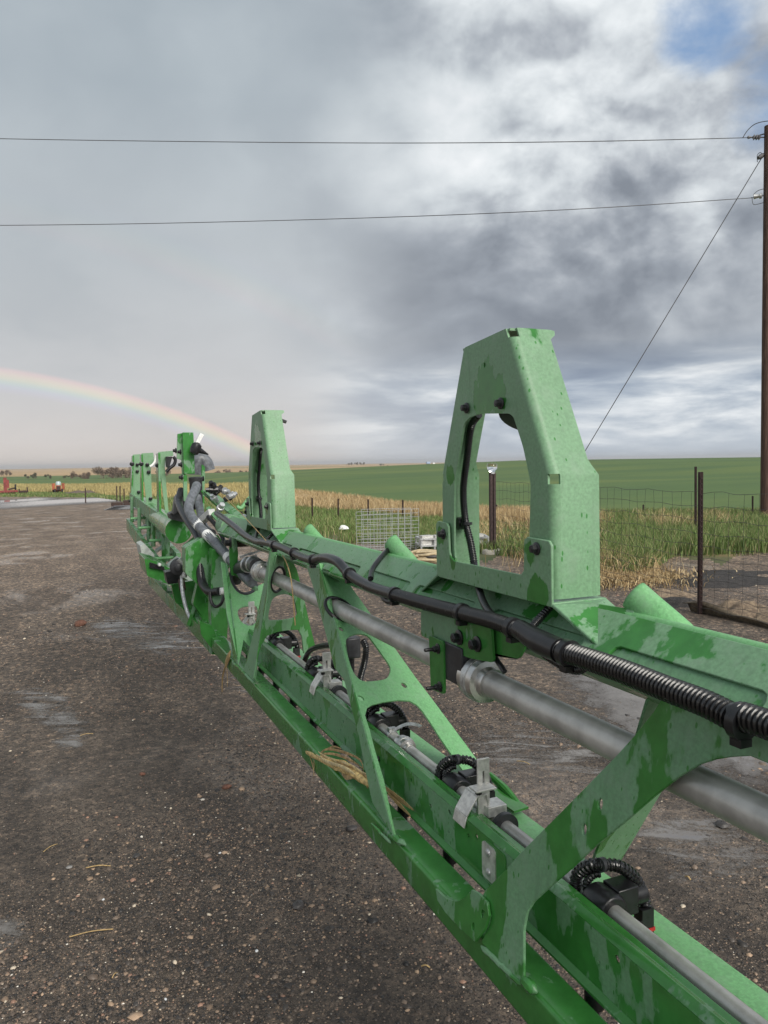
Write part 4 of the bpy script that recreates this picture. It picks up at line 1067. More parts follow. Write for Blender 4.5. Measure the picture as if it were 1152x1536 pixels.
slab('black_housing', 5.8, [(262, 745), (274, 733), (279, 750), (270, 765), (258, 772)], .10, 'rubber')
# end roller with its wire-rope sling
rl = part('end_roller', MB().lathe([(-.03, .045), (-.028, .058), (.020, .058), (.03, .045), (.034, .026), (.05, .024), (.055, .012)], pY(268, 850, 5.2), (-.25, -1, 0), 24), 'rubber')
tb('roller_strap', 0, .020, [(268, 838, 5.18), (276, 850, 5.18), (276, 866, 5.18)], 'galv', rl)
sl = tb('rope_sling', 0, .0125, [(273, 864, 5.2), (273, 880, 5.15), (276, 900, 5.1), (282, 920, 5.05), (290, 933, 5.0), (299, 934, 5.0), (304, 920, 5.0), (306, 900, 5.0), (305, 880, 5.0)], 'galv')
for a, b in (((272, 870, 5.2), (274, 884, 5.15)), ((306, 897, 5.0), (304, 908, 5.0))): part('rope_sleeve', MB().tube([pY(*a), pY(*b)], .022, 12, smooth=0), 'rust', sl)
slab('end_box', 6.2, [(212, 833), (232, 838), (262, 855), (262, 880), (246, 870), (216, 858)], .5, 'wet')
slab('end_box_slot', 5.93, [(224, 843), (246, 850), (247, 856), (224, 851)], .02, 'black')
part('marker_lamp', MB().lathe([(0, .012), (.015, .014), (.03, .008)], pY(239, 847, 5.9), (0, -1, 0), 12), 'white')
slab('black_valve', 5.5, [(246, 857), (266, 853), (270, 872), (250, 875)], .12, 'black')

# inner section: three standing hooks on a rail, and the step ladder below
Yh = (10.6, 9.3, 7.6)
def hook(Y, poly, side, m='film'):
    o = slab('standing_hook', Y, poly, .02, m, r=.012)
    A = [pY(x, y, Y) for x, y in side]
    mb = MB()
    far = [p_+np.array([0.0, .20, 0]) for p_ in A]
    n = len(A)
    mb.add(A+far, [(0, 1, n+1, n)])
    mb = MB(); mb.bar(A[0], A[1], .02, .2, up=(0, 1, 0))
    bevel(part('hook_side', mb, 'wet', o), .002)
    return o
hooks = [hook(Yh[0], [(199, 682), (211, 681), (211, 752), (197, 746)], [(199, 684), (197, 744)]),
         hook(Yh[1], [(212, 680), (230, 679), (231, 692), (226, 698), (228, 748), (236, 749), (236, 770), (220, 762), (216, 720)], [(212, 682), (213, 758)]),
         hook(Yh[2], [(237, 678), (259, 676), (260, 684), (248, 685), (247, 700), (252, 760), (254, 775), (250, 785), (244, 740)], [(237, 680), (239, 778)])]
for o, lb in zip(hooks, ('farthest of the three standing hooks', 'middle standing hook', 'nearest standing hook with an open top')): o['label'] = lb
for k, (x, y) in enumerate(((206, 697), (206, 707), (208, 738), (221, 697), (223, 708), (226, 748), (212, 696), (198, 696), (236, 698))):
    part('bolt', MB().bolt(pY(x, y, Yh[min(k//3, 2)]-.03), (0, -1, 0), .022), 'black')
slab('hook_lamp', 7.55, [(248, 685), (258, 685), (253, 703), (249, 700)], .06, 'black', hooks[2], .004)
tb('hook_cable', 0, .016, [(249, 708, 7.5), (255, 702, 7.5), (261, 697, 7.5), (263, 690, 7.5), (260, 685, 7.5)], 'black', hooks[2])
tb('hook_cable', 0, .014, [(225, 700, 9.2), (230, 696, 9.2), (233, 690, 9.2), (234, 683, 9.2)], 'white', hooks[1])
part('hook_rail', MB().bar(pY(196, 747, 10.7), pY(252, 790, 6.9), .03, .14), 'mist')
slab('hook_rail_end', 6.85, [(250, 778), (272, 784), (272, 800), (266, 790), (256, 788), (254, 800), (250, 798)], .05, 'wet')
for k in range(7):
    s = k/6; A = pY(199+s*50, 751+s*38, 10.6-3.7*s*(.6+.4*s)); part('bolt', MB().bolt(A+np.array([-.02, 0, 0]), (-1, 0, 0), .03), 'black')
lad = part('step_stringer', MB().bar(pY(192, 786, 10.3), pY(246, 862, 6.6), .04, .15), 'mix')
part('step_stringer', MB().bar(pY(214, 776, 10.3), pY(268, 838, 6.8), .04, .10), 'mix')
for k in range(7):
    s = k/6.0; yy = 10.2-3.5*s
    a = np.array(pY(192+54*s**1.35, 786+76*s**1.35, yy)); 
    A = pY(192+54*s, 784+70*s, yy); B = pY(214+54*s, 776+60*s, yy)
    bevel(part('step_tread', MB().bar(A, B, .16, .02), 'tread', lad), .004)
for k, (x, y0_, y1_, Y) in enumerate(((198, 745, 783, 10.0), (209, 762, 800, 9.2), (223, 765, 815, 8.6), (230, 775, 820, 8.0), (246, 790, 845, 7.2), (251, 792, 842, 7.0))):
    tb('step_post', Y, .022, [(x, y0_), (x, y1_)], 'mist', lad, smooth=0)
for k, (x0, x1, y, Y) in enumerate(((208, 245, 792, 8.3), (224, 262, 811, 7.4), (196, 226, 778, 9.3), (230, 262, 838, 6.9))):
    tb('step_rail', Y, .014, [(x0, y), (x1, y-2)], 'bright', lad, smooth=0)
slab('pale_box', 7.2, [(207, 816), (214, 813), (228, 828), (228, 838), (210, 833)], .4, 'tread')
part('inner_tube', MB().tube([pY(268, 796, 5.9), pY(236, 775, 8.5), pY(215, 757, 10.5)], .10, 18, smooth=0), 'wet')

# ------------------------------------------------------------------ loose gravel
def pebbles():
    n = 330000
    a = rng.uniform(az_of(-60), az_of(1230), n)
    u = rng.uniform(0, 1, n); d0, d1 = 1.7, 11.0
    d = d0*(d1/d0)**(u**0.80)
    keep = d < yard_d(a)*0.98; a, d = a[keep], d[keep]
    x, y = d*np.sin(a), d*np.cos(a)
    # clustering: fewer pebbles on the trampled silt
    f = np.sin(x*1.9+1.3*np.sin(y*1.1))+np.sin(y*2.3+1.7*np.sin(x*1.4+2))+0.6*np.sin(x*5.1+y*3.7)
    keep = rng.uniform(0, 1, len(x)) < np.clip(0.50+0.34*f, 0.06, 1.0); x, y, d = x[keep], y[keep], d[keep]
    n = len(x)
    r = 0.0016*np.exp(np.abs(rng.normal(0, 0.60, n)))*(1+0.055*d)
    big_ = rng.uniform(0, 1, n) < 0.012; r[big_] *= 1.5
    base = np.array([(1, 0, 0), (-1, 0, 0), (0, 1, 0), (0, -1, 0), (0, 0, 1), (0, 0, -1), (.6, .6, .55), (-.6, .6, .5), (.6, -.6, .5), (-.6, -.6, .55)], float)
    # hull of a squashed octahedron with four extra shoulders
    tri = np.array([(4, 0, 6), (4, 6, 2), (0, 2, 6), (4, 2, 7), (4, 7, 1), (2, 1, 7), (4, 1, 9), (4, 9, 3), (1, 3, 9), (4, 3, 8), (4, 8, 0), (3, 0, 8)])
    base = np.delete(base, 5, 0); tri = np.where(tri > 5, tri-1, tri)
    nb = len(base)
    V = base[None]*(1+rng.normal(0, 0.18, (n, nb, 3)))
    th = rng.uniform(0, 6.28, n); c, s = np.cos(th), np.sin(th)
    sx = rng.uniform(0.75, 1.45, n); sz = rng.uniform(0.45, 0.85, n)
    vx, vy = V[..., 0]*sx[:, None], V[..., 1]
    X = (vx*c[:, None]-vy*s[:, None])*r[:, None]+x[:, None]
    Y = (vx*s[:, None]+vy*c[:, None])*r[:, None]+y[:, None]
    Zz = V[..., 2]*(sz*r)[:, None]+terrain_z(x, y)[:, None]-0.0004
    P = np.stack([X, Y, Zz], -1).reshape(-1, 3)
    F = (tri[None]+(np.arange(n)*nb)[:, None, None]).reshape(-1, 3)
    me = bpy.data.meshes.new('loose_gravel')
    me.vertices.add(len(P)); me.vertices.foreach_set('co', P.ravel())
    me.loops.add(F.size); me.loops.foreach_set('vertex_index', F.ravel().astype(np.int32))
    me.polygons.add(len(F)); me.polygons.foreach_set('loop_start', np.arange(0, F.size, 3, dtype=np.int32)); me.polygons.foreach_set('loop_total', np.full(len(F), 3, np.int32))
    me.update(); me.validate()
    pal = np.array([(0.020, 0.019, 0.019), (0.035, 0.031, 0.029), (0.055, 0.046, 0.040), (0.085, 0.066, 0.053), (0.13, 0.10, 0.078), (0.20, 0.145, 0.105), (0.30, 0.215, 0.15), (0.24, 0.145, 0.105), (0.44, 0.38, 0.30), (0.62, 0.59, 0.54)])
    pal[:, 1] *= .97; pal[:, 2] *= .93
    pk = rng.choice(len(pal), n, p=[.14, .18, .21, .20, .14, .065, .03, .02, .012, .003])
    cc = pal[pk]*rng.uniform(0.75, 1.3, (n, 1))*1.25
    ca = me.color_attributes.new('tint', 'FLOAT_COLOR', 'POINT')
    ca.data.foreach_set('color', np.concatenate([np.repeat(cc, nb, 0), np.ones((n*nb, 1))], 1).ravel())
    me.polygons.foreach_set('use_smooth', np.ones(len(F), bool))
    m, t, b = mat('loose_gravel_stones')
    at = t.node('ShaderNodeAttribute', attribute_name='tint')
    t.put(b.inputs['Base Color'], at.outputs['Color']); t.put(b.inputs['Roughness'], 0.5)
    me.materials.append(m)
    stuff(tag(put('loose_gravel', me), 'small wet stones scattered over the dark gravel yard', 'gravel'))
pebbles()

# ------------------------------------------------------------------ puddles
mw, t, b = mat('puddle_water')
co = t.node('ShaderNodeNewGeometry').outputs['Position']
dp = t.node('ShaderNodeAttribute', attribute_name='depth').outputs['Fac']
shore = t.m('ADD', dp, t.m('ADD', t.m('MULTIPLY', t.m('SUBTRACT', t.noise(co, 7.0, 6, .65, .5), .5), 1.5), t.m('MULTIPLY', t.m('SUBTRACT', t.noise(co, 60.0, 4, .7), .5), 0.9)))
t.put(b.inputs['Alpha'], t.sm(shore, -0.35, 0.30))
t.put(b.inputs['Base Color'], t.mix(t.sm(shore, .1, .8), (0.12, 0.103, 0.088), (0.23, 0.21, 0.19)))
t.put(b.inputs['Roughness'], t.fmix(t.sm(shore, .1, .7), .32, .04)); b.inputs['IOR'].default_value = 1.36
b.inputs['Specular IOR Level'].default_value = 1.0
bn = t.node('ShaderNodeBump'); t.put(bn.inputs['Strength'], 0.02); t.put(bn.inputs['Distance'], 0.02)
t.put(bn.inputs['Height'], t.noise(co, 9.0, 2, 0.5)); t.put(bn.inputs['Normal'], t.comb(0.0, 0.0, 1.0)); t.put(b.inputs['Normal'], bn.outputs[0])
mw2, t, b = mat('muddy_water_smears')
co = t.node('ShaderNodeNewGeometry').outputs['Position']
dp = t.node('ShaderNodeAttribute', attribute_name='depth').outputs['Fac']
rot = t.node('ShaderNodeVectorRotate', rotation_type='Z_AXIS'); t.put(rot.inputs['Vector'], co); rot.inputs['Angle'].default_value = rad(28)
cs = t.vm('MULTIPLY', rot.outputs[0], (1.0, 3.2, 1.0))
sh_ = t.m('ADD', t.m('MINIMUM', dp, 0.55), t.m('ADD', t.m('MULTIPLY', t.m('SUBTRACT', t.noise(cs, 2.6, 7, .68, .6), .5), 3.4), t.m('MULTIPLY', t.m('SUBTRACT', t.noise(co, 60.0, 4, .7), .5), 1.2)))
t.put(b.inputs['Alpha'], t.m('MULTIPLY', t.sm(sh_, 0.20, 1.05), 0.9))
t.put(b.inputs['Base Color'], (0.20, 0.178, 0.157)); t.put(b.inputs['Roughness'], t.fmix(t.sm(sh_, .6, 1.3), .35, .06)); b.inputs['Specular IOR Level'].default_value = 1.0
t.put(b.inputs['Normal'], t.comb(0.0, 0.0, 1.0))
def puddle(px, jag=0.10, z=0.003, m=None):
    """a sheet of water; its shore is where depth plus ripple noise crosses zero"""
    q_ = np.array([ground_pt(*p_)[:2] for p_ in px]); P_ = np.array(catmull(q_, 8, True))
    lo, hi = P_.min(0), P_.max(0); ext = min(hi-lo)*.22; lo -= ext; hi += ext
    nx, ny = [int(min(70, max(24, 60*(hi-lo)[i]/max(hi-lo)))) for i in (0, 1)]
    gx, gy = np.meshgrid(np.linspace(lo[0], hi[0], nx), np.linspace(lo[1], hi[1], ny), indexing='ij')
    A = P_; B = np.roll(P_, -1, 0); pt = np.stack([gx.ravel(), gy.ravel()], -1)
    ab = B-A; tt = np.clip(((pt[:, None]-A)*ab).sum(-1)/((ab**2).sum(-1)+1e-9), 0, 1)
    ds = np.sqrt((((pt[:, None]-A)-tt[..., None]*ab)**2).sum(-1)).min(1)
    cr = ((A[None, :, 1] > pt[:, None, 1]) != (B[None, :, 1] > pt[:, None, 1])) & (pt[:, None, 0] < (B[:, 0]-A[:, 0])*(pt[:, None, 1]-A[:, 1])/(B[:, 1]-A[:, 1]+1e-12)+A[:, 0])
    ds = np.where(cr.sum(1) % 2 == 1, ds, -ds); sc = ds.max(); dep = ds/sc
    vs = [(float(a_), float(b_), float(terrain_z(a_, b_))+z) for a_, b_ in pt]
    fs = [(i*ny+j, (i+1)*ny+j, (i+1)*ny+j+1, i*ny+j+1) for i in range(nx-1) for j in range(ny-1) if max(dep[i*ny+j], dep[(i+1)*ny+j], dep[i*ny+j+1], dep[(i+1)*ny+j+1]) > -.7]
    me = bpy.data.meshes.new('puddle'); me.from_pydata(vs, [], fs); me.update()
    at_ = me.attributes.new('depth', 'FLOAT', 'POINT'); at_.data.foreach_set('value', dep.astype(np.float32))
    me.materials.append(m or mw); struct(put('puddle', me))
for px in ([(858, 1012), (880, 1000), (940, 1006), (1010, 1018), (1120, 1056), (1240, 1105), (1270, 1160), (1180, 1172), (1090, 1160), (1000, 1128), (930, 1090), (890, 1055)],
           [(-40, 756), (20, 751), (100, 748.5), (170, 744.5), (215, 741.5), (242, 743), (238, 748), (200, 750.5), (160, 753), (100, 757), (30, 761), (-40, 764)],
           [(-20, 752), (40, 747.5), (80, 747), (75, 750), (40, 752), (0, 755)]):
    puddle(px)
for px in ([(680, 1095), (750, 1075), (850, 1080), (930, 1120), (930, 1165), (860, 1185), (770, 1175), (700, 1140)], [(930, 1235), (1010, 1215), (1110, 1235), (1170, 1290), (1130, 1330), (1030, 1335), (960, 1300)],
           [(20, 1035), (80, 1030), (130, 1065), (140, 1115), (90, 1125), (40, 1085)], [(110, 935), (200, 925), (300, 945), (320, 975), (230, 985), (140, 965)], [(-40, 1375), (20, 1380), (50, 1405), (30, 1435), (-40, 1440)], [(330, 1010), (430, 1000), (450, 1040), (380, 1050)]):
    puddle(px, m=mw2)

# ------------------------------------------------------------------ grass
def blades(name, x, y, h, w, lean, cols, label, seg=2):
    n = len(x); z = terrain_z(x, y)
    th = rng.uniform(0, 6.28, n); la = rng.uniform(0, 6.28, n)
    ux, uy = np.cos(th)*w/2, np.sin(th)*w/2
    lx, ly = np.cos(la)*lean*h, np.sin(la)*lean*h
    r0 = np.stack([x-ux, y-uy, z-.02], -1); r1 = np.stack([x+ux, y+uy, z-.02], -1)
    m0 = np.stack([x-ux*.75+lx*.3, y-uy*.75+ly*.3, z+h*.58], -1); m1 = np.stack([x+ux*.75+lx*.3, y+uy*.75+ly*.3, z+h*.58], -1)
    tp = np.stack([x+lx, y+ly, z+h*np.sqrt(np.clip(1-(lean*.6)**2, .2, 1))], -1)
    V = np.stack([r0, r1, m1, m0, tp], 1).reshape(-1, 3)
    o = np.arange(n)*5
    F = np.concatenate([np.stack([o, o+1, o+2], -1), np.stack([o, o+2, o+3], -1), np.stack([o+3, o+2, o+4], -1)])
    me = bpy.data.meshes.new(name)
    me.vertices.add(len(V)); me.vertices.foreach_set('co', V.ravel())
    me.loops.add(F.size); me.loops.foreach_set('vertex_index', F.ravel().astype(np.int32))
    me.polygons.add(len(F)); me.polygons.foreach_set('loop_start', np.arange(0, F.size, 3, dtype=np.int32)); me.polygons.foreach_set('loop_total', np.full(len(F), 3, np.int32))
    me.update()
    ca = me.color_attributes.new('tint', 'FLOAT_COLOR', 'POINT')
    ca.data.foreach_set('color', np.concatenate([np.repeat(cols, 5, 0), np.ones((n*5, 1))], 1).ravel())
    me.materials.append(GRASS)
    return stuff(tag(put(name, me), label, 'grass'))
GRASS, t, b = mat('grass_blades')
at = t.node('ShaderNodeAttribute', attribute_name='tint')
t.put(b.inputs['Base Color'], at.outputs['Color']); t.put(b.inputs['Roughness'], 0.7); t.put(b.inputs['Specular IOR Level'], 0.25)
def fnoise(x, y, s=1.0):
    return (np.sin(x*.9*s+1.7*np.sin(y*.6*s))+np.sin(y*1.1*s+1.3*np.sin(x*.8*s+2))+.7*np.sin(x*2.3*s-y*1.9*s))/2.7
def scatter(n, ax0, ax1, lo, hi):
    """random points between two fractions of the verge, azimuth limits given as picture columns"""
    a = rng.uniform(az_of(ax0), az_of(ax1), n)
    y0_, y1_ = yard_d(a), wheat_d(a)
    s = rng.uniform(lo, hi, n); d = y0_+(y1_-y0_)*s
    return d*np.sin(a), d*np.cos(a), s, a, d
def tint(pal, n, var=.3):
    pal = np.array(pal); return pal[rng.integers(0, len(pal), n)]*rng.uniform(1-var, 1+var, (n, 1))
DRY = [(0.44, 0.32, 0.16), (0.52, 0.39, 0.21), (0.37, 0.26, 0.13), (0.58, 0.46, 0.27), (0.30, 0.20, 0.10)]
GRN = [(0.115, 0.185, 0.048), (0.145, 0.215, 0.060), (0.090, 0.150, 0.040), (0.20, 0.25, 0.095), (0.27, 0.25, 0.12)]
# short green grass along the yard
x, y, s, a, d = scatter(80000, 395, 1200, 0.0, 0.62)
k = fnoise(x, y, 1.2)+rng.normal(0, .3, len(x)) > -0.35
x, y, d = x[k], y[k], d[k]
blades('green_grass', x, y, rng.uniform(.10, .30, len(x)), .012*(.6+d/22), rng.uniform(.1, .7, len(x)), tint(GRN, len(x)), 'rank green grass between the gravel and the dry stems')
# lush clump band behind the woven fence on the right
x, y, s, a, d = scatter(60000, 905, 1220, 0.02, 1.0)
blades('lush_grass', x, y, rng.uniform(.12, .40, len(x)), .011*(.6+d/22), rng.uniform(.1, .6, len(x)), tint(GRN, len(x)), 'lush knee-high green grass at the right behind the fence')
# tall dry stems along the field edge
x, y, s, a, d = scatter(50000, 330, 800, 0.50, 1.02)
k = fnoise(x, y, .8)+rng.normal(0, .35, len(x)) > -0.6
x, y, d = x[k], y[k], d[k]
blades('dry_grass', x, y, rng.uniform(.18, .52, len(x)), .012*(.6+d/22), rng.uniform(.05, .5, len(x)), tint(DRY, len(x)), 'tall straw-coloured dry grass along the edge of the wheat')
x, y, s, a, d = scatter(9000, 690, 910, 0.05, 0.9)
k = fnoise(x, y, 1.6)+rng.normal(0, .3, len(x)) > 0.1
x, y, d = x[k], y[k], d[k]
blades('dry_grass', x, y, rng.uniform(.18, .45, len(x)), .010*(.6+d/22), rng.uniform(.15, .9, len(x)), tint(DRY, len(x)), 'tangled dry grass behind the bulb-topped post')
x, y, s, a, d = scatter(10000, 900, 1220, 0.30, 0.85)
k = fnoise(x+5, y, 1.3)+rng.normal(0, .25, len(x)) > 0.25
x, y, d = x[k], y[k], d[k]
blades('dry_grass', x, y, rng.uniform(.2, .5, len(x)), .010*(.6+d/22), rng.uniform(.1, .8, len(x)), tint(DRY, len(x)), 'dry stems standing in the green grass near the utility pole')
x, y, s, a, d = scatter(60000, -40, 400, 0.0, 1.0)
gr = s < .28
cols = np.where(gr[:, None], tint(GRN, len(x)), tint([(0.42, 0.34, 0.15), (0.48, 0.40, 0.18), (0.36, 0.30, 0.13)], len(x)))
blades('pale_grass', x, y, np.where(gr, rng.uniform(.1, .35, len(x)), rng.uniform(.4, .9, len(x))), .02*(.6+d/22), rng.uniform(.1, .5, len(x)), cols, 'pale yellow grass strip beyond the far end of the yard')
# tumbled straw heap by the near fence post
a0 = ground_pt(930, 868)
x = a0[0]+rng.normal(0, .45, 5000); y = a0[1]+rng.normal(0, .35, 5000)
blades('dry_grass', x, y, rng.uniform(.03, .12, 5000), .012, rng.uniform(.6, 1.4, 5000), tint(DRY, 5000), 'flattened straw patch beside the near fence post')
a0 = ground_pt(880, 850)
x = a0[0]+rng.normal(0, .35, 3500); y = a0[1]+rng.normal(0, .5, 3500)
blades('dry_grass', x, y, rng.uniform(.10, .35, 3500), .008, rng.uniform(.3, 1.1, 3500), tint(DRY, 3500), 'leaning dry stems just right of the nearest hoop')

# ------------------------------------------------------------------ soil and sand mounds
def mound(name, px, rx_, ry_, h, m, label, cat):
    c = ground_pt(*px); n = 26; vs = []; fs = []
    ph = rng.uniform(0, 6.28, 5)
    for i in range(n+1):
        for j in range(n+1):
            u_, v_ = i/n*2-1, j/n*2-1
            r_ = math.hypot(u_, v_); e = max(0, 1-r_**2)
            bump_ = .75+.25*math.sin(u_*5+ph[0])*math.cos(v_*4+ph[1])+.12*math.sin(u_*11+ph[2])+.08*math.sin(v_*15+ph[3])+random.uniform(-.06, .06)
            vs.append((u_*rx_, v_*ry_, h*e*bump_-.03))
    for i in range(n):
        for j in range(n): fs.append((i*(n+1)+j, (i+1)*(n+1)+j, (i+1)*(n+1)+j+1, i*(n+1)+j+1))
    me = MB().add(vs, fs).mesh(name, m, 80)
    return tag(put(name, me, None, c, random.uniform(-.4, .4)), label, cat)
def soilmat(name, c0, c1):
    m, t, b = mat(name); p = t.node('ShaderNodeNewGeometry').outputs['Position']
    n_ = t.noise(p, 14, 8, .7); n2 = t.noise(p, 90, 5, .8)
    t.put(b.inputs['Base Color'], t.mix(t.sm(n_, .35, .65), c0, c1)); t.put(b.inputs['Roughness'], .85)
    t.put(b.inputs['Normal'], t.bump(t.m('ADD', n_, t.m('MULTIPLY', n2, .6)), .9, .03))
    return m
SAND = soilmat('tan_sandy_gravel', (0.16, 0.115, 0.08), (0.36, 0.27, 0.18)); SOIL = soilmat('dark_cinder_soil', (0.026, 0.023, 0.022), (0.065, 0.056, 0.051))
mound('sand_mound', (1112, 918), .42, .34, .17, SAND, 'tan sand and gravel mound behind the fence mesh by the near post', 'mound')
mound('sand_mound', (1005, 892), .40, .30, .10, SAND, 'low pale gravel spill left of the near fence post', 'mound')
mound('sand_mound', (1180, 925), .5, .4, .14, SAND, 'sandy spill at the right edge behind the fence', 'mound')
mound('soil_mound', (1090, 868), 1.5, .9, .08, SOIL, 'dark cinder soil heap behind the near fence post', 'mound')
mound('soil_mound', (1010, 905), .5, .35, .09, SOIL, 'small dark clods at the foot of the fence', 'mound')
mound('soil_mound', (318, 743), 2.5, 1.6, .5, SOIL, 'low dark spoil heap at the far edge of the yard', 'mound') if False else None
gx = ground_pt(125, 738)
mound('soil_mound', (122, 741), 3.2, 2.0, .7, soilmat('brown_spoil', (0.09, 0.07, 0.055), (0.17, 0.13, 0.10)), 'brown spoil heap right of the orange tractor', 'mound')
mound('straw_bank', (438, 752), 1.8, 1.5, .75, soilmat('straw_thatch', (0.26, 0.18, 0.09), (0.45, 0.33, 0.17)), 'straw-covered bank right of the second hoop', 'bank')

# ------------------------------------------------------------------ utility pole and its lines
pb = ground_pt(1148.5, 784); pd = math.hypot(pb[0], pb[1])
pole = thing('utility_pole', 'tall brown wooden utility pole at the right edge', 'utility pole', pb)
def wpt(x, y, dist):
    w = ray(x, y); return CAMP+w*(dist/math.hypot(w[0], w[1]))
def rel(p_, base): return np.asarray(p_)-np.asarray(base)
topz = wpt(1150, 189, pd)[2]
tp = rel(wpt(1153.5, 189, pd), pb)
mb = MB().tube([(0, 0, -.3), tuple(tp*.5), tuple(tp)], [.150, .140, .122], 26, smooth=6)
put('pole_shaft', mb.mesh('pole_shaft', M['pole'], 40), pole)
def ppt(x, y, dd=0): return rel(wpt(x, y, pd+dd), pb)
a, b = ppt(1146, 206), ppt(1121, 206); ax = nrm(b-a); L_ = np.linalg.norm(b-a)
ins = MB().lathe([(0, .018), (L_*.18, .018)]+[(L_*(.2+.08*i), r_) for i, r_ in enumerate((.03, .085, .04, .085, .04, .085, .03))]+[(L_*.75, .02), (L_*.92, .045), (L_, .03)], a, ax, 16)
put('strain_insulator', ins.mesh('strain_insulator', M['ceram']), pole)
a, b = ppt(1147, 293), ppt(1130, 295); ax = nrm(b-a); L_ = np.linalg.norm(b-a)
ins = MB().lathe([(0, .02), (L_*.2, .02), (L_*.25, .075), (L_*.45, .08), (L_*.5, .05), (L_*.7, .06), (L_*.95, .075), (L_, .03)], a, ax, 16)
put('spool_insulator', ins.mesh('spool_insulator', M['galv']), pole)
put('guy_clevis', MB().lathe([(0, .05), (.12, .07), (.2, .05)], ppt(1146, 232), nrm((-1, .3, -.6)), 12).mesh('guy_clevis', M['cable']), pole)
put('upper_brace', MB().tube([ppt(1146, 201), ppt(1135, 204)], .02, 8, smooth=0).mesh('upper_brace', M['cable']), pole)
put('jumper_wire', MB().tube([ppt(1114, 207), ppt(1121, 196), ppt(1131, 187), ppt(1142, 183), ppt(1156, 181)], .012, 6).mesh('jumper_wire', M['cable']), pole)
put('jumper_wire', MB().tube([ppt(1128, 296), ppt(1129, 304), ppt(1132, 307), ppt(1145, 304)], .009, 6).mesh('jumper_wire', M['cable']), pole)
put('jumper_wire', MB().tube([ppt(1130, 292), ppt(1137, 286), ppt(1147, 283)], .009, 6).mesh('jumper_wire', M['cable']), pole)
put('ground_lead', MB().tube([ppt(1136, 243), ppt(1136, 233), ppt(1140, 229), ppt(1144, 231)], .010, 6).mesh('ground_lead', M['cable']), pole)
def line(name, pxs, r, label):
    P_ = [wpt(x, y, d_) for x, y, d_ in pxs]
    o = P_[0]
    return tag(put(name, MB().tube([rel(p_, o) for p_ in P_], r, 6, smooth=10).mesh(name, M['cable']), None, o), label, 'wire')
line('power_line', [(1121, 206, pd), (1104, 207, pd*.995), (860, 212.5, 20.5), (576, 214.5, 21.5), (260, 212, 23.0), (0, 208, 25.5), (-350, 200, 31), (-900, 186, 50)], .0105, 'upper power line crossing the grey sky')
line('power_line', [(1127, 296.5, pd), (1110, 298, pd*.995), (860, 314, 20.5), (576, 326, 21.5), (260, 334.5, 23.0), (0, 338, 25.5), (-350, 339, 31), (-900, 334, 50)], .0105, 'lower power line sloping down to the left')
ga = ground_pt(812, 783)
gd = math.hypot(ga[0], ga[1])
tag(put('guy_wire', MB().tube([rel(wpt(1143, 236, pd), ga), rel(wpt(875, 681, gd+(pd-gd)*.23), ga), (0, 0, 0)], .014, 6, smooth=0).mesh('guy_wire', M['cable']), None, ga), 'guy wire slanting from the utility pole to the ground behind the hoop', 'guy wire')

# ------------------------------------------------------------------ woven wire fence on T-posts
def tpost(mb, base, top):
    base, top = np.asarray(base, float), np.asarray(top, float)
    mb.bar(base, top, .046, .006, up=(.55, -.8, 0)); mb.bar(base, top, .008, .050, up=(.55, -.8, 0)); mb.bar(base+np.array([.02, .01, 0]), top+np.array([.02, .01, 0]), .012, .030, up=(.55, -.8, 0))
    for k in range(int(np.linalg.norm(top-base)/.055)):
        p_ = base+(top-base)*(k*.055/np.linalg.norm(top-base)); mb.box(p_-np.array([.012, .018, .006]), p_+np.array([.012, .0, .006]))
    return mb
f0, f1 = ground_pt(738, 830), ground_pt(1050, 921); f2 = f1+(f1-f0)*.55+np.array([.55, -.2, 0])
fence = thing('wire_fence', 'woven wire fence on dark steel posts right of the nearest hoop', 'fence', f0)
H_ = 1.45
def fr(p_): return rel(p_, f0)
mb = MB()
mb.lathe([(0, .045), (H_, .045)], fr(f1)-np.array([0, 0, .2]), (0, 0, 1), 14) if False else tpost(mb, fr(f1)-np.array([0, 0, .2]), fr(wpt(1051, 708, math.hypot(f1[0], f1[1]))))
put('fence_post', mb.mesh('fence_post', M['postm'], 30), fence)
put('fence_post', tpost(MB(), fr(f2)-np.array([0, 0, .2]), fr(f2)+np.array([0, 0, 1.5])).mesh('fence_post', M['postm'], 30), fence)
wires = MB(); zs_ = [0.06, .13, .20, .28, .37, .47, .58, .70, .83, .97, 1.11, 1.25]
def seg(a, b, n):
    return [a+(b-a)*i/n for i in range(n+1)]
for (A, B) in ((f0, f1), (f1, f2)):
    n = int(np.linalg.norm(B-A)/.16)
    for z_ in zs_:
        P_ = seg(fr(A), fr(B), 24)
        P_ = [p_+np.array([0, 0, z_+.012*math.sin(i*1.7+z_*9)+random.uniform(-.006, .006)]) for i, p_ in enumerate(P_)]
        wires.tube(P_, .0022, 4, smooth=0, cap=False)
    for k in range(n+1):
        p_ = fr(A)+(fr(B)-fr(A))*k/n
        P_ = [p_+np.array([random.uniform(-.006, .006), random.uniform(-.006, .006), z_]) for z_ in zs_]
        wires.tube(P_, .0018, 3, smooth=0, cap=False)
stuff(put('wire_mesh', wires.mesh('wire_mesh', M['wire'], 60), fence))
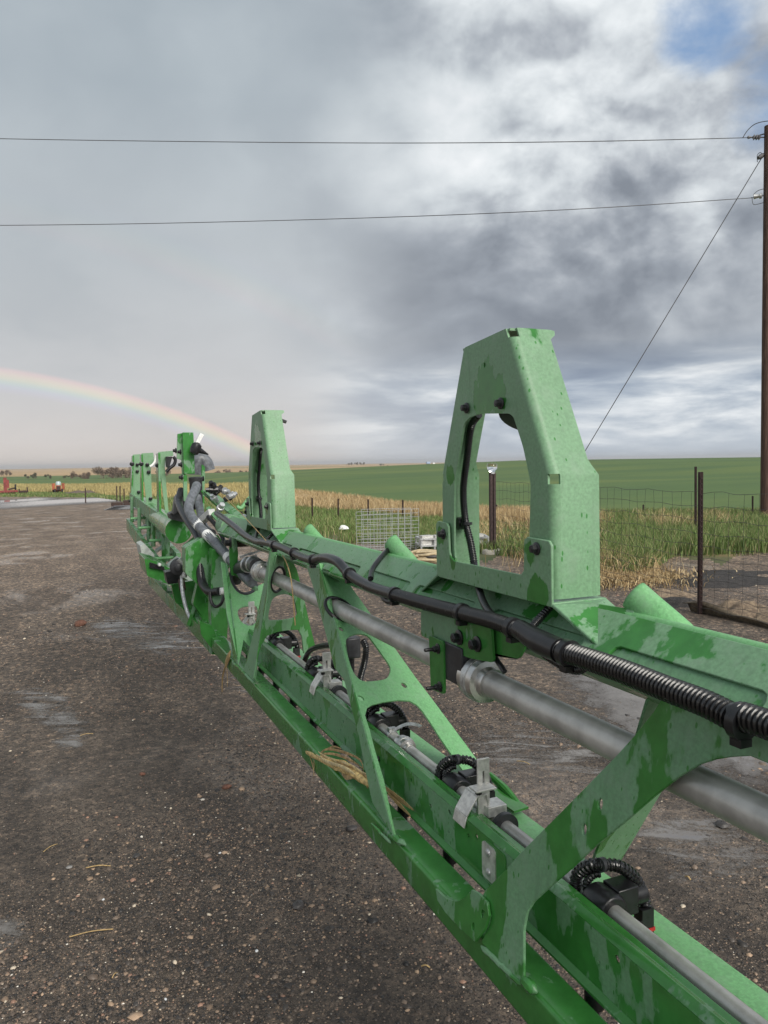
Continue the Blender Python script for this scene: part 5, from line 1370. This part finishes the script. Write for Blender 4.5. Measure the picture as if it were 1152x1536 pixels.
# brown fabric strip along the foot of the fence
fb = MB(); n = 60; vs = []
for i in range(n+1):
    s = i/n; p_ = f1+(f2-f1)*(s*1.1-.08)
    if s < .08: pass
    zt_ = .035+.07*max(0, math.sin(s*9.5+.8))*(1-.3*s)+.02*math.sin(s*31)
    off = np.array([.05, -.10, 0])*(1+.4*math.sin(s*13))
    vs += [rel(p_+off, f1)+np.array([0, 0, -.02]), rel(p_+off*.6, f1)+np.array([0, 0, zt_]), rel(p_+off*.2, f1)+np.array([0, 0, zt_*.7+.01])]
fs = []
for i in range(n):
    for j in range(2): fs.append((i*3+j, (i+1)*3+j, (i+1)*3+j+1, i*3+j+1))
so = tag(put('silt_fabric', fb.add(vs, fs).mesh('silt_fabric', M['fabric'], 80), None, f1), 'brown fabric strip wrinkled along the foot of the fence', 'fabric')
sol = so.modifiers.new('thick', 'SOLIDIFY'); sol.thickness = .006
# steel post with an upturned glass jar on top, no lamp, on its concrete pad
bp = thing('jar_post', 'dark steel post topped with an upturned clear glass jar on a concrete pad', 'post', f0)
topb = rel(wpt(738.5, 709, math.hypot(f0[0], f0[1])), f0)
put('post_shaft', MB().box((-.055, -.05, 0), (-.010, .0, topb[2])).box((.012, -.05, 0), (.055, .0, topb[2])).box((-.05, -.03, .0), (.05, -.02, topb[2])).mesh('post_shaft', M['postm'], 30), bp)
put('glass_jar', MB().lathe([(0, .045), (.01, .05), (.03, .055), (.06, .085), (.10, .090), (.145, .085), (.158, .070), (.160, .02)], (0, -.02, topb[2]), (0, 0, 1), 24).mesh('glass_jar', M['glass'], 50), bp)
put('jar_collar', MB().lathe([(-.02, .050), (.012, .050)], (0, -.02, topb[2]), (0, 0, 1), 18).mesh('jar_collar', M['galv'], 40), bp)
put('concrete_pad', MB().lathe([(0, .19), (.05, .20), (.10, .185), (.11, .15)], (0, -.03, -.03), (0, 0, 1), 18).mesh('concrete_pad', M['conc'], 40), bp)
# posts along the wheat edge
def fpost(x, ytop, ybot, label, w=.035, dist=None):
    g_ = ground_pt(x, ybot); d_ = dist or math.hypot(g_[0], g_[1])
    w_ = ray(x, ybot); p_ = np.array([w_[0], w_[1], 0])/math.hypot(w_[0], w_[1])*d_; p_[2] = float(terrain_z(p_[0], p_[1]))
    top_ = wpt(x, ytop, d_)
    mb = tpost(MB(), (0, 0, -.2), rel(top_, p_)) if w < .04 else MB().tube([(0, 0, -.2), rel(top_, p_)*.5, rel(top_, p_)], [w, w*.95, w*.9], 10, smooth=3)
    return tag(put('fence_post', mb.mesh('fence_post', M['postm'] if w < .05 else M['rust'], 30), None, p_), label, 'post')
fpost(1043.5, 700, 806, 'tall dark steel post just left of and behind the near fence post')
for x, yt, lb in ((468, 747, 'first rusty post from the second hoop along the wheat edge'), (507, 748, 'second rusty post along the wheat edge'), (552, 749, 'third wheat-edge post, left of the wire panel centre'), (604, 750, 'wheat-edge post behind the right half of the wire panel'),
                  (745, 757, 'thin stake just right of the bulb-topped post'), (965, 757, 'short dark stake in the wheat left of the near fence post'), (1129, 744, 'dark stake beside the utility pole')):
    fpost(x, yt, 775, lb, .035, 25.0)
for x, yt, lb in ((128, 732, 'grey wooden post at the far yard corner'), (175, 729, 'left of two wooden posts beside the far boom end'), (180, 729, 'right of two wooden posts beside the far boom end'), (186, 733, 'short wooden post by the far boom end')):
    fpost(x, yt, 744, lb, .055, 70.0)

# ------------------------------------------------------------------ things lying beyond the boom
cg = ground_pt(582, 827)
cd = math.hypot(cg[0], cg[1])
cage = thing('wire_mesh_panel', 'galvanised wire grid panels leaning together beyond the boom', 'wire panel', cg)
def grid(x0, x1, yt0, yt1, yb, dd, nx, ny):
    A, B = rel(wpt(x0, yb, cd+dd), cg), rel(wpt(x1, yb-3, cd+dd+.1), cg); A[2] = max(A[2], 0); B[2] = max(B[2], 0)
    TA, TB = rel(wpt(x0-1, yt0, cd+dd+.12), cg), rel(wpt(x1, yt1, cd+dd+.2), cg); mb = MB()
    for i in range(nx+1):
        s = i/nx; mb.tube([A+(B-A)*s, TA+(TB-TA)*s], .0042, 5, smooth=0)
    for j in range(ny+1):
        s = (j/ny)**1.25; mb.tube([A+(TA-A)*s, B+(TB-B)*s], .0042, 5, smooth=0)
    return mb
put('grid_panel', grid(535, 628, 768, 763, 824, 0, 9, 12).mesh('grid_panel', M['galv'], 60), cage)
put('grid_panel', grid(543, 616, 764, 762, 829, -.35, 8, 10).mesh('grid_panel', M['galv'], 60), cage)
def mframe(x0, x1, y, label):
    g_ = ground_pt((x0+x1)/2, y); d_ = math.hypot(g_[0], g_[1])
    a_ = rel(wpt(x0, y, d_), g_); b_ = rel(wpt(x1, y-2, d_+.1), g_); a_[2] = b_[2] = 0
    T_ = thing('metal_frame', label, 'frame', g_); u_ = nrm(b_-a_); v_ = np.array([-u_[1], u_[0], 0])*.5; up = np.array([0, 0, .12]); up2 = np.array([0, 0, .24])
    mb = MB()
    for z_ in (up, up2):
        for p_, q_ in ((a_, b_), (a_+v_, b_+v_), (a_, a_+v_), (b_, b_+v_), ((a_+b_)/2, (a_+b_)/2+v_)): mb.bar(p_+z_, q_+z_, .045, .03)
    put('frame_rail', mb.mesh('frame_rail', M['galv'], 30), T_)
    for p_ in (a_, b_, a_+v_, b_+v_, (a_+b_)/2): put('leg', MB().bar(p_, p_+up2, .03, .03).mesh('leg', M['galv'], 30), T_)
    for s in (.25, .75):
        c_ = a_+(b_-a_)*s; put('clamp_block', MB().box(c_+np.array([-.10, .02, .13]), c_+np.array([.12, .16, .30])).mesh('clamp_block', M['alu'], 30), T_)
    put('skid', MB().bar(a_-v_*.1+np.array([0, 0, .03]), b_-v_*.1+np.array([0, 0, .03]), .05, .05).mesh('skid', M['rust'], 30), T_)
mframe(632, 672, 829, 'galvanised steel frame left of the nearest hoop')
mframe(676, 732, 827, 'galvanised steel frame seen through the nearest hoop')
hg = ground_pt(640, 842)
hc_ = thing('hose_coil', 'loosely coiled beige hose on the gravel left of the nearest hoop', 'hose', hg)
for k in range(6):
    P_ = [(math.cos(t_)*(.36+.05*math.sin(k*2.1)+.04*math.sin(3*t_+k))+.05*math.sin(k), math.sin(t_)*(.24+.03*math.cos(k)), .03+.035*k*.6+.015*math.sin(2*t_+k)) for t_ in np.linspace(0, 6.0, 22)]
    put('hose_loop', MB().tube(P_, .024, 8, smooth=2).mesh('hose_loop', M['beige'] if k != 3 else M['wire'], 50), hc_, (0, 0, 0), k*.7)
sg = ground_pt(515, 801)
mb = MB(); n = 14; vs = []; fs = []
for i in range(n+1):
    for j in range(n):
        th, ph = i/n*math.pi/2, j/n*2*math.pi; r_ = .095*(1+.25*math.sin(3*ph+2*th)+.12*math.sin(7*ph))
        vs.append((r_*1.3*math.sin(th)*math.cos(ph), r_*.7*math.sin(th)*math.sin(ph), .09*math.cos(th)*(1+.15*math.sin(5*ph))))
for i in range(n):
    for j in range(n): fs.append((i*n+j, (i+1)*n+j, (i+1)*n+(j+1) % n, i*n+(j+1) % n))
tag(put('plastic_bag', mb.add(vs, fs).mesh('plastic_bag', M['bag'], 60), None, sg+np.array([0, 0, .12])), 'crumpled white plastic bag in the grass beyond the boom', 'bag')
bg_ = ground_pt(182, 765)
T_ = thing('scrap_pile', 'low pile of black boxes and pale rods beside the far boom end', 'scrap pile', bg_)
put('black_box', MB().box((-.5, 0, .12), (.1, .4, .42)).mesh('black_box', M['rust'], 30), T_)
put('black_box', MB().box((.15, .05, .15), (.75, .5, .52)).mesh('black_box', M['rust'], 30), T_)
for k in range(5): put('pale_rod', MB().tube([(-.9+.12*k, -.2-.08*k, .05+.05*k), (1.1, -.35+.1*k, .10+.03*k)], .025, 8, smooth=0).mesh('pale_rod', M['hose'], 40), T_)

# ------------------------------------------------------------------ machinery at the far end of the yard
def wheel(mb_t, mb_r, c, R, w):
    ax = (1, 0, 0)
    mb_t.lathe([(-w/2, R*.62), (-w/2, R*.93), (-w*.35, R), (w*.35, R), (w/2, R*.93), (w/2, R*.62)], c, ax, 22)
    mb_r.lathe([(-w*.3, R*.2), (-w*.3, R*.63), (w*.3, R*.63), (w*.3, R*.2)], c, ax, 18)
tg_ = ground_pt(88, 740)
tr = thing('orange_tractor', 'small orange tractor parked at the far end of the yard', 'tractor', tg_, None, -.0)
k = math.hypot(tg_[0], tg_[1])/1120.0           # metres per picture pixel at that distance
U = lambda q_: q_*k
put('tractor_body', MB().box((-U(3.2), -.2, U(5)), (U(3.2), 2.2, U(11))).box((-U(4.2), .8, U(3)), (U(4.2), 1.6, U(6))).mesh('tractor_body', M['orange'], 30), tr)
put('front_grille', MB().box((-U(2.4), -.28, U(4.5)), (U(2.4), -.19, U(10))).mesh('front_grille', M['rust'], 30), tr)
for sgn in (-1, 1):
    put('mudguard', MB().bar((sgn*U(6.2), .6, U(13)), (sgn*U(6.2), 2.0, U(13)), U(4), U(1.2)).box((sgn*U(6.2)-U(1.8), .5, U(5)), (sgn*U(6.2)+U(1.8), .62, U(13))).mesh('mudguard', M['orange'], 30), tr)
    for nm_, c_, R_, w_ in (('rear_wheel', (sgn*U(6.2), 1.9, U(5)), U(5), U(3)), ('front_wheel', (sgn*U(4.6), -.1, U(3)), U(3), U(2))):
        a_, b_ = MB(), MB(); wheel(a_, b_, c_, R_, w_)
        wo_ = put(nm_, a_.mesh('tyre', M['tyre'], 40), tr); put('rim', b_.mesh('rim', M['orange'], 40), wo_)
put('cab_glass', MB().lathe([(0, U(3.6)), (U(3.5), U(3.5)), (U(5), U(2.6)), (U(5.4), U(.5))], (0, 1.3, U(11)), (0, 0, 1), 16).mesh('cab_glass', plain('pale_cab_glass', (0.42, 0.52, 0.52), .15), 40), tr)
ig = ground_pt(18, 742)
im = thing('red_implement', 'faded red farm implement with one raised black wheel at the left edge', 'implement', ig)
put('frame_beam', MB().bar((-U(22), 0, U(4)), (U(7), 0, U(5)), .35, U(2.6)).bar((-U(22), 1.2, U(3.5)), (U(7), 1.2, U(4)), .35, U(2)).mesh('frame_beam', M['redm'], 30), im)
put('upright', MB().box((-U(9.5), -.2, U(5)), (-U(5.5), .4, U(23))).box((-U(6), -.1, U(9)), (-U(3), .3, U(20))).mesh('upright', M['redm'], 30), im)
a_, b_ = MB(), MB(); wheel(a_, b_, (U(4.5), .2, U(10)), U(4), U(1.8)); wo_ = put('raised_wheel', a_.mesh('tyre', M['tyre'], 40), im, (0, 0, 0)); put('rim', b_.mesh('rim', M['redm'], 40), wo_)
for q_ in range(7): put('tine', MB().bar((-U(18)+U(3.4)*q_, .3, U(4)), (-U(17.4)+U(3.4)*q_, .1, 0), .10, .12).mesh('tine', M['redm'], 30), im)
put('axle', MB().bar((-U(4), .2, U(7)), (U(5), .2, U(9)), .2, .25).mesh('axle', M['rust'], 30), im)
jg = ground_pt(35, 741)
im2 = thing('small_harrow', 'small rusty harrow right of the red implement', 'harrow', jg)
put('harrow_frame', MB().bar((-U(5), 0, U(3)), (U(6), 0, U(3)), .25, .3).bar((-U(5), 1.0, U(3.4)), (U(6), 1.0, U(3.4)), .25, .3).bar((U(5), .3, U(3)), (U(5), .3, U(9)), .2, .2).bar((-U(5), .3, U(2)), (-U(5), .3, U(7)), .2, .2).mesh('harrow_frame', M['rust'], 30), im2)
for q_ in range(4): put('disc', MB().lathe([(-.05, .1), (-.03, U(2.4)), (.03, U(2.4)), (.05, .1)], (-U(4)+U(2.6)*q_, .2, U(2.4)), (1, .3, 0), 16).mesh('disc', M['redm'], 40), im2)

# ------------------------------------------------------------------ shrubs and trees far off
def shrub(px, wpx, hpx, dist, m, name, label, cat, group, twig=True):
    w_ = ray(*px); p_ = np.array([w_[0], w_[1], 0])/math.hypot(w_[0], w_[1])*dist
    p_[2] = CAMP[2]+w_[2]/math.hypot(w_[0], w_[1])*dist
    p_[2] = min(p_[2], float(terrain_z(p_[0], p_[1]))+1.0)
    W_, H_ = wpx*dist/1120, hpx*dist/1120
    T_ = thing(name, label, cat, p_, group)
    st = MB(); n = max(5, int(wpx*.5))
    for i in range(n):
        b0 = np.array([random.uniform(-.42, .42)*W_, random.uniform(-.2, .2)*W_, -.5]); tp_ = b0+np.array([random.uniform(-.15, .15)*W_, random.uniform(-.1, .1)*W_, H_*random.uniform(.35, .70)])
        st.tube([b0, (b0+tp_)/2+rng.normal(0, W_*.02, 3), tp_], [H_*.018, H_*.012, H_*.004], 5, smooth=2)
    stuff(put('stems', st.mesh('stems', M['twig'], 50), T_))
    N_ = int(1500+wpx*90); c = MB(); lob = [(random.uniform(-.46, .46)*W_, random.uniform(-.15, .15)*W_, H_*random.uniform(.15, .62), random.uniform(.14, .26)*max(H_, W_*.25)) for _ in range(max(8, int(wpx*.6)))]
    vs = []; fs = []
    for i in range(N_):
        l_ = random.choice(lob); d_ = nrm(rng.normal(0, 1, 3))*l_[3]*random.random()**.4
        q_ = np.array(l_[:3])+d_; q_[2] = min(max(q_[2], 0.05), H_*1.02); s_ = H_*random.uniform(.03, .075); e1, e2 = nrm(rng.normal(0, 1, 3))*s_, nrm(rng.normal(0, 1, 3))*s_*.6
        o_ = len(vs); vs += [q_, q_+e1, q_+e1+e2, q_+e2]; fs.append((o_, o_+1, o_+2, o_+3))
    stuff(put('crown', c.add(vs, fs).mesh('crown', m, 0), T_))
sh = [((122, 719), 26, 15, 300, 'twig', 'leftmost bare brown shrub of the hedge above the green field'), ((160, 718), 34, 21, 300, 'twig', 'tall bare brown thicket in the middle of the hedge'), ((190, 717), 28, 20, 300, 'twig', 'bare brown thicket at the right end of the hedge by the boom hooks'),
      ((246, 716), 22, 14, 330, 'twig', 'bare shrub seen just right of the nearest standing hook'), ((335, 713), 30, 11, 420, 'twig', 'low bare scrub left of the second hoop'), ((365, 712), 16, 9, 420, 'twig', 'small bare scrub directly left of the second hoop'),
      ((44, 718), 14, 8, 300, 'darkbush', 'low dark scrub above the red implement'), ((12, 712), 7, 9, 420, 'twig', 'small tree far off at the left edge'), ((3, 712), 6, 8, 420, 'twig', 'faint leftmost far tree'), ((52, 717), 5, 9, 330, 'darkbush', 'dark cone-shaped bush above the red implement'), ((72, 718), 10, 8, 300, 'darkbush', 'dark scrub left of the orange tractor'), ((100, 718), 9, 6, 300, 'darkbush', 'small dark scrub above the orange tractor')]
for px, w_, h_, d_, m_, lb in sh: shrub(px, w_, h_, d_, M[m_], 'bare_shrub', lb, 'shrub', 'shrubs beyond the green field')
for px, w_, h_, d_, lb in (((523, 697), 12, 5, 1500, 'wide hazy tree clump on the horizon, left of three'), ((535, 697), 7, 6, 1500, 'hazy round tree on the horizon, middle of three'), ((543, 697), 8, 6, 1500, 'hazy tree on the horizon, right of three'), ((573, 699), 9, 5, 1200, 'dark tree on the tan plain left of the blue trailer'), ((582, 702), 10, 5, 900, 'low scrub at the crest of the wheat field'), ((482, 705), 9, 4, 800, 'tiny scrub on the tan plain above the wheat')):
    shrub(px, w_, h_, d_, M['darkbush'], 'far_tree', lb, 'tree', 'trees on the horizon')
def farbox(x, y, wpx, hpx, dist, m, label):
    p_ = wpt(x, y, dist); W_, H_ = wpx*dist/1120, hpx*dist/1120
    T_ = thing('parked_trailer', label, 'trailer', p_)
    put('trailer_body', MB().box((-W_/2, 0, H_*.25), (W_/2, W_*.5, H_)).mesh('trailer_body', m, 30), T_)
    put('undercarriage', MB().box((-W_*.42, .2, -.3), (W_*.42, W_*.4, H_*.28)).mesh('undercarriage', M['rust'], 30), T_)
farbox(643, 696.5, 6, 4, 480, M['bluep'], 'tiny blue and white trailer beyond the crest of the wheat')
farbox(651, 696.5, 3.5, 2.5, 480, M['bag'], 'tiny white trailer right of the blue one')
farbox(704, 694, 7, 2.5, 480, M['bag'], 'tiny white shed seen through the nearest hoop')

# ------------------------------------------------------------------ stalks, straws and stones
def b2w(p_): return BM.T @ np.asarray(p_)+CAMP
C0 = b2w(pX(462, 1128, .735))
def cw(x, y, X): return b2w(pX(x, y, X))-C0
ck = thing('corn_stalk', 'dry corn stalk and husk lying across the lower chord', 'corn stalk', C0)
YST = plain('yellow_corn_stalk', (0.62, 0.45, 0.19), .65, 0, .45, 90, .5); PST = plain('pale_corn_fibre', (0.66, 0.54, 0.30), .7, 0, .35, 90, .4)
main_ = [(461, 1128, .735), (470, 1132, .736), (480, 1137, .738), (492, 1144, .740), (505, 1150, .742), (517, 1155, .745), (530, 1160, .748), (540, 1167, .752), (550, 1174, .757), (562, 1183, .766)]
put('stalk', MB().tube([cw(*p_) for p_ in main_], [.008, .0125, .0115, .0125, .010, .0120, .0105, .0125, .009, .004], 12, smooth=4, oval=.85).mesh('stalk', YST, 50), ck)
for k in range(11):
    o_ = rng.normal(0, .006, 3); i0 = random.randint(0, 4); i1 = random.randint(6, 9)
    P_ = [cw(*p_)+o_+rng.normal(0, .0035, 3)+np.array([-.004, 0, .007]) for p_ in main_[i0:i1+1]]
    put('torn_fibre', MB().tube(P_, [.0012]+[random.uniform(.003, .0065) for _ in P_[1:-1]]+[.0008], 6, smooth=4, oval=random.uniform(.25, .5)).mesh('torn_fibre', (YST, PST, M['husk'])[k % 3], 60), ck)
for k, (P_, r_) in enumerate((([(478, 1133, .742), (490, 1124, .75), (515, 1128, .76), (540, 1140, .768), (545, 1158, .765)], .004), ([(475, 1131, .74), (500, 1131, .75), (525, 1140, .76), (544, 1152, .766)], .004), ([(512, 1158, .742), (520, 1166, .738), (535, 1163, .745)], .007), ([(463, 1130, .733), (468, 1145, .727), (472, 1165, .725)], .003), ([(470, 1134, .733), (471, 1150, .727), (470, 1168, .725)], .0025), ([(520, 1162, .748), (545, 1172, .755), (552, 1183, .76)], .006), ([(488, 1125, .75), (500, 1120, .755), (512, 1123, .76)], .003))):
    put('husk', MB().tube([cw(*p_) for p_ in P_], [r_*.4, r_, r_*1.2, r_*.9, r_*.3][:5], 6, smooth=5, oval=.35).mesh('husk', M['husk'], 60), ck)
C1 = b2w(pX(585, 1187, .80)); 
def cw1(x, y, X): return b2w(pX(x, y, X))-C1
tag(put('corn_leaf', MB().tube([cw1(576, 1180, .79), cw1(590, 1192, .80), cw1(605, 1203, .805), cw1(620, 1215, .808)], [.004, .010, .008, .002], 6, smooth=5, oval=.25).tube([cw1(582, 1190, .79), cw1(600, 1208, .80), cw1(616, 1224, .805)], [.003, .007, .002], 6, smooth=5, oval=.3).mesh('corn_leaf', M['straw'], 60), None, C1), 'yellow corn leaf wedged behind the bulkhead leg beside the rail', 'corn leaf')
C2 = b2w(pX(345, 978, .725))
def cw2(x, y, X): return b2w(pX(x, y, X))-C2
lf_ = thing('hanging_leaf', 'dry corn leaf hanging from the lower chord near the hinge', 'corn leaf', C2)
put('leaf_blade', MB().tube([cw2(346, 976, .727), cw2(343, 985, .722), cw2(339, 995, .72), cw2(338, 1003, .72)], [.003, .018, .014, .003], 8, smooth=4, oval=.3).mesh('leaf_blade', M['straw'], 60), lf_)
put('leaf_strip', MB().tube([cw2(338, 1000, .72), cw2(334, 1015, .72), cw2(333, 1038, .72)], [.004, .004, .002], 6, smooth=4).tube([cw2(340, 1000, .72), cw2(341, 1015, .72), cw2(341, 1030, .72)], .0015, 5, smooth=4).mesh('leaf_strip', M['straw'], 60), lf_)
C3 = b2w(pX(425, 838, .80))
def cw3(x, y, X): return b2w(pX(x, y, X))-C3
tag(put('weed_stem', MB().tube([cw3(*p_) for p_ in ((424, 833, .795), (430, 845, .79), (436, 866, .79), (439, 890, .79), (441, 915, .79), (443, 938, .79))], .0022, 6).mesh('weed_stem', M['straw'], 60), None, C3), 'thin dry weed stem hanging beside the product pipe', 'weed stem')
C4 = b2w(pX(330, 776, .80))
tag(put('straw', MB().tube([b2w(pX(*p_))-C4 for p_ in ((330, 738, .78), (352, 760, .78), (380, 790, .785), (400, 812, .79))], .0016, 6).mesh('straw', M['straw'], 60), None, C4), 'pale straw leaning across the hinge towards the second hoop', 'straw')
for (a_, b_, r_, lb) in (((104, 1408), (170, 1396), .0022, 'long straw lying on the gravel at the lower left'), ((129, 1304), (166, 1301), .0026, 'short reddish straw above the long one'), ((65, 1280), (86, 1268), .0018, 'small pale straw at the left of the gravel'), ((632, 1452), (645, 1454), .0025, 'stubby pale straw near the bottom centre'), ((775, 1143), (795, 1148), .002, 'thin straw beyond the boom near the puddles'), ((168, 1470), (176, 1462), .0018, 'tiny straw chip near the bottom left'), ((120, 1105), (140, 1102), .0025, 'faint straw on the wet middle gravel'), ((1028, 1317), (1036, 1322), .003, 'yellow straw scrap behind the nozzle hose')):
    A, B = ground_pt(*a_), ground_pt(*b_); m_ = (B-A)/2+np.array([0, 0, .012])
    tag(put('straw', MB().tube([np.array([0, 0, .006]), m_, B-A+np.array([0, 0, .006])], r_, 6).mesh('straw', M['straw'], 60), None, A), lb, 'straw')
def stone(px, r, m, lb):
    g_ = ground_pt(*px); vs = []; fs = []; n = 8
    for i in range(n+1):
        for j in range(n):
            th, ph = i/n*math.pi, j/n*2*math.pi; q_ = r*random.uniform(.78, 1.12)
            vs.append((q_*math.sin(th)*math.cos(ph)*1.25, q_*math.sin(th)*math.sin(ph), q_*.6*math.cos(th)))
    for i in range(n):
        for j in range(n): fs.append((i*n+j, (i+1)*n+j, (i+1)*n+(j+1) % n, i*n+(j+1) % n))
    tag(put('stone', MB().add(vs, fs).mesh('stone', m, 50), None, g_+np.array([0, 0, r*.3]), random.uniform(0, 3)), lb, 'stone')
stone((214, 1162), .015, M['stone'], 'small orange-brown clod on the gravel left of the boom')
stone((340, 1182), .020, M['stone'], 'flat reddish clod between the orange clod and the boom')
stone((121, 938), .06, M['stone'], 'tan clod on the far gravel left of the hinge')
DK = plain('dark_wet_stone', (0.055, 0.050, 0.048), .5, 0, .3, 40, .5)
stone((447, 1360), .022, DK, 'flat dark wet stone left of the boom foot')
stone((527, 1245), .022, DK, 'larger dark stone close under the lower chord')
stone((205, 1285), .014, DK, 'flat dark stone above the reddish straw')
stone((104, 1302), .010, plain('grey_stone', (0.25, 0.24, 0.23), .8), 'small pale grey stone beside the reddish straw')
stone((1083, 1240), .026, DK, 'dark clod right of the arched side plate')
for px, lb in (((385, 1427), 'white pebble nearest the bottom centre of the gravel'), ((155, 1350), 'white pebble above the long straw'), ((330, 1280), 'white pebble on the gravel left of the dark stone'), ((248, 1500), 'pale tan pebble near the bottom edge')):
    stone(px, .0055, M['bag'], lb)

# ------------------------------------------------------------------ rain haze over the far plain
hm_ = bpy.data.materials.new('rain_haze'); hm_.use_nodes = True
t = NT(hm_.node_tree); t.n.clear()
ho = t.node('ShaderNodeOutputMaterial'); pv = t.node('ShaderNodeVolumePrincipled')
pv.inputs['Color'].default_value = (0.90, 0.90, 0.92, 1); pv.inputs['Density'].default_value = 0.00020; pv.inputs['Anisotropy'].default_value = 0.2
t.l.new(pv.outputs[0], ho.inputs['Volume'])
me = MB().box((-9600, -9600, -8), (9600, 9600, 30)).mesh('haze', hm_, 0)
tag(stuff(put('haze', me)), 'thin grey rain haze over the far plain', 'haze')
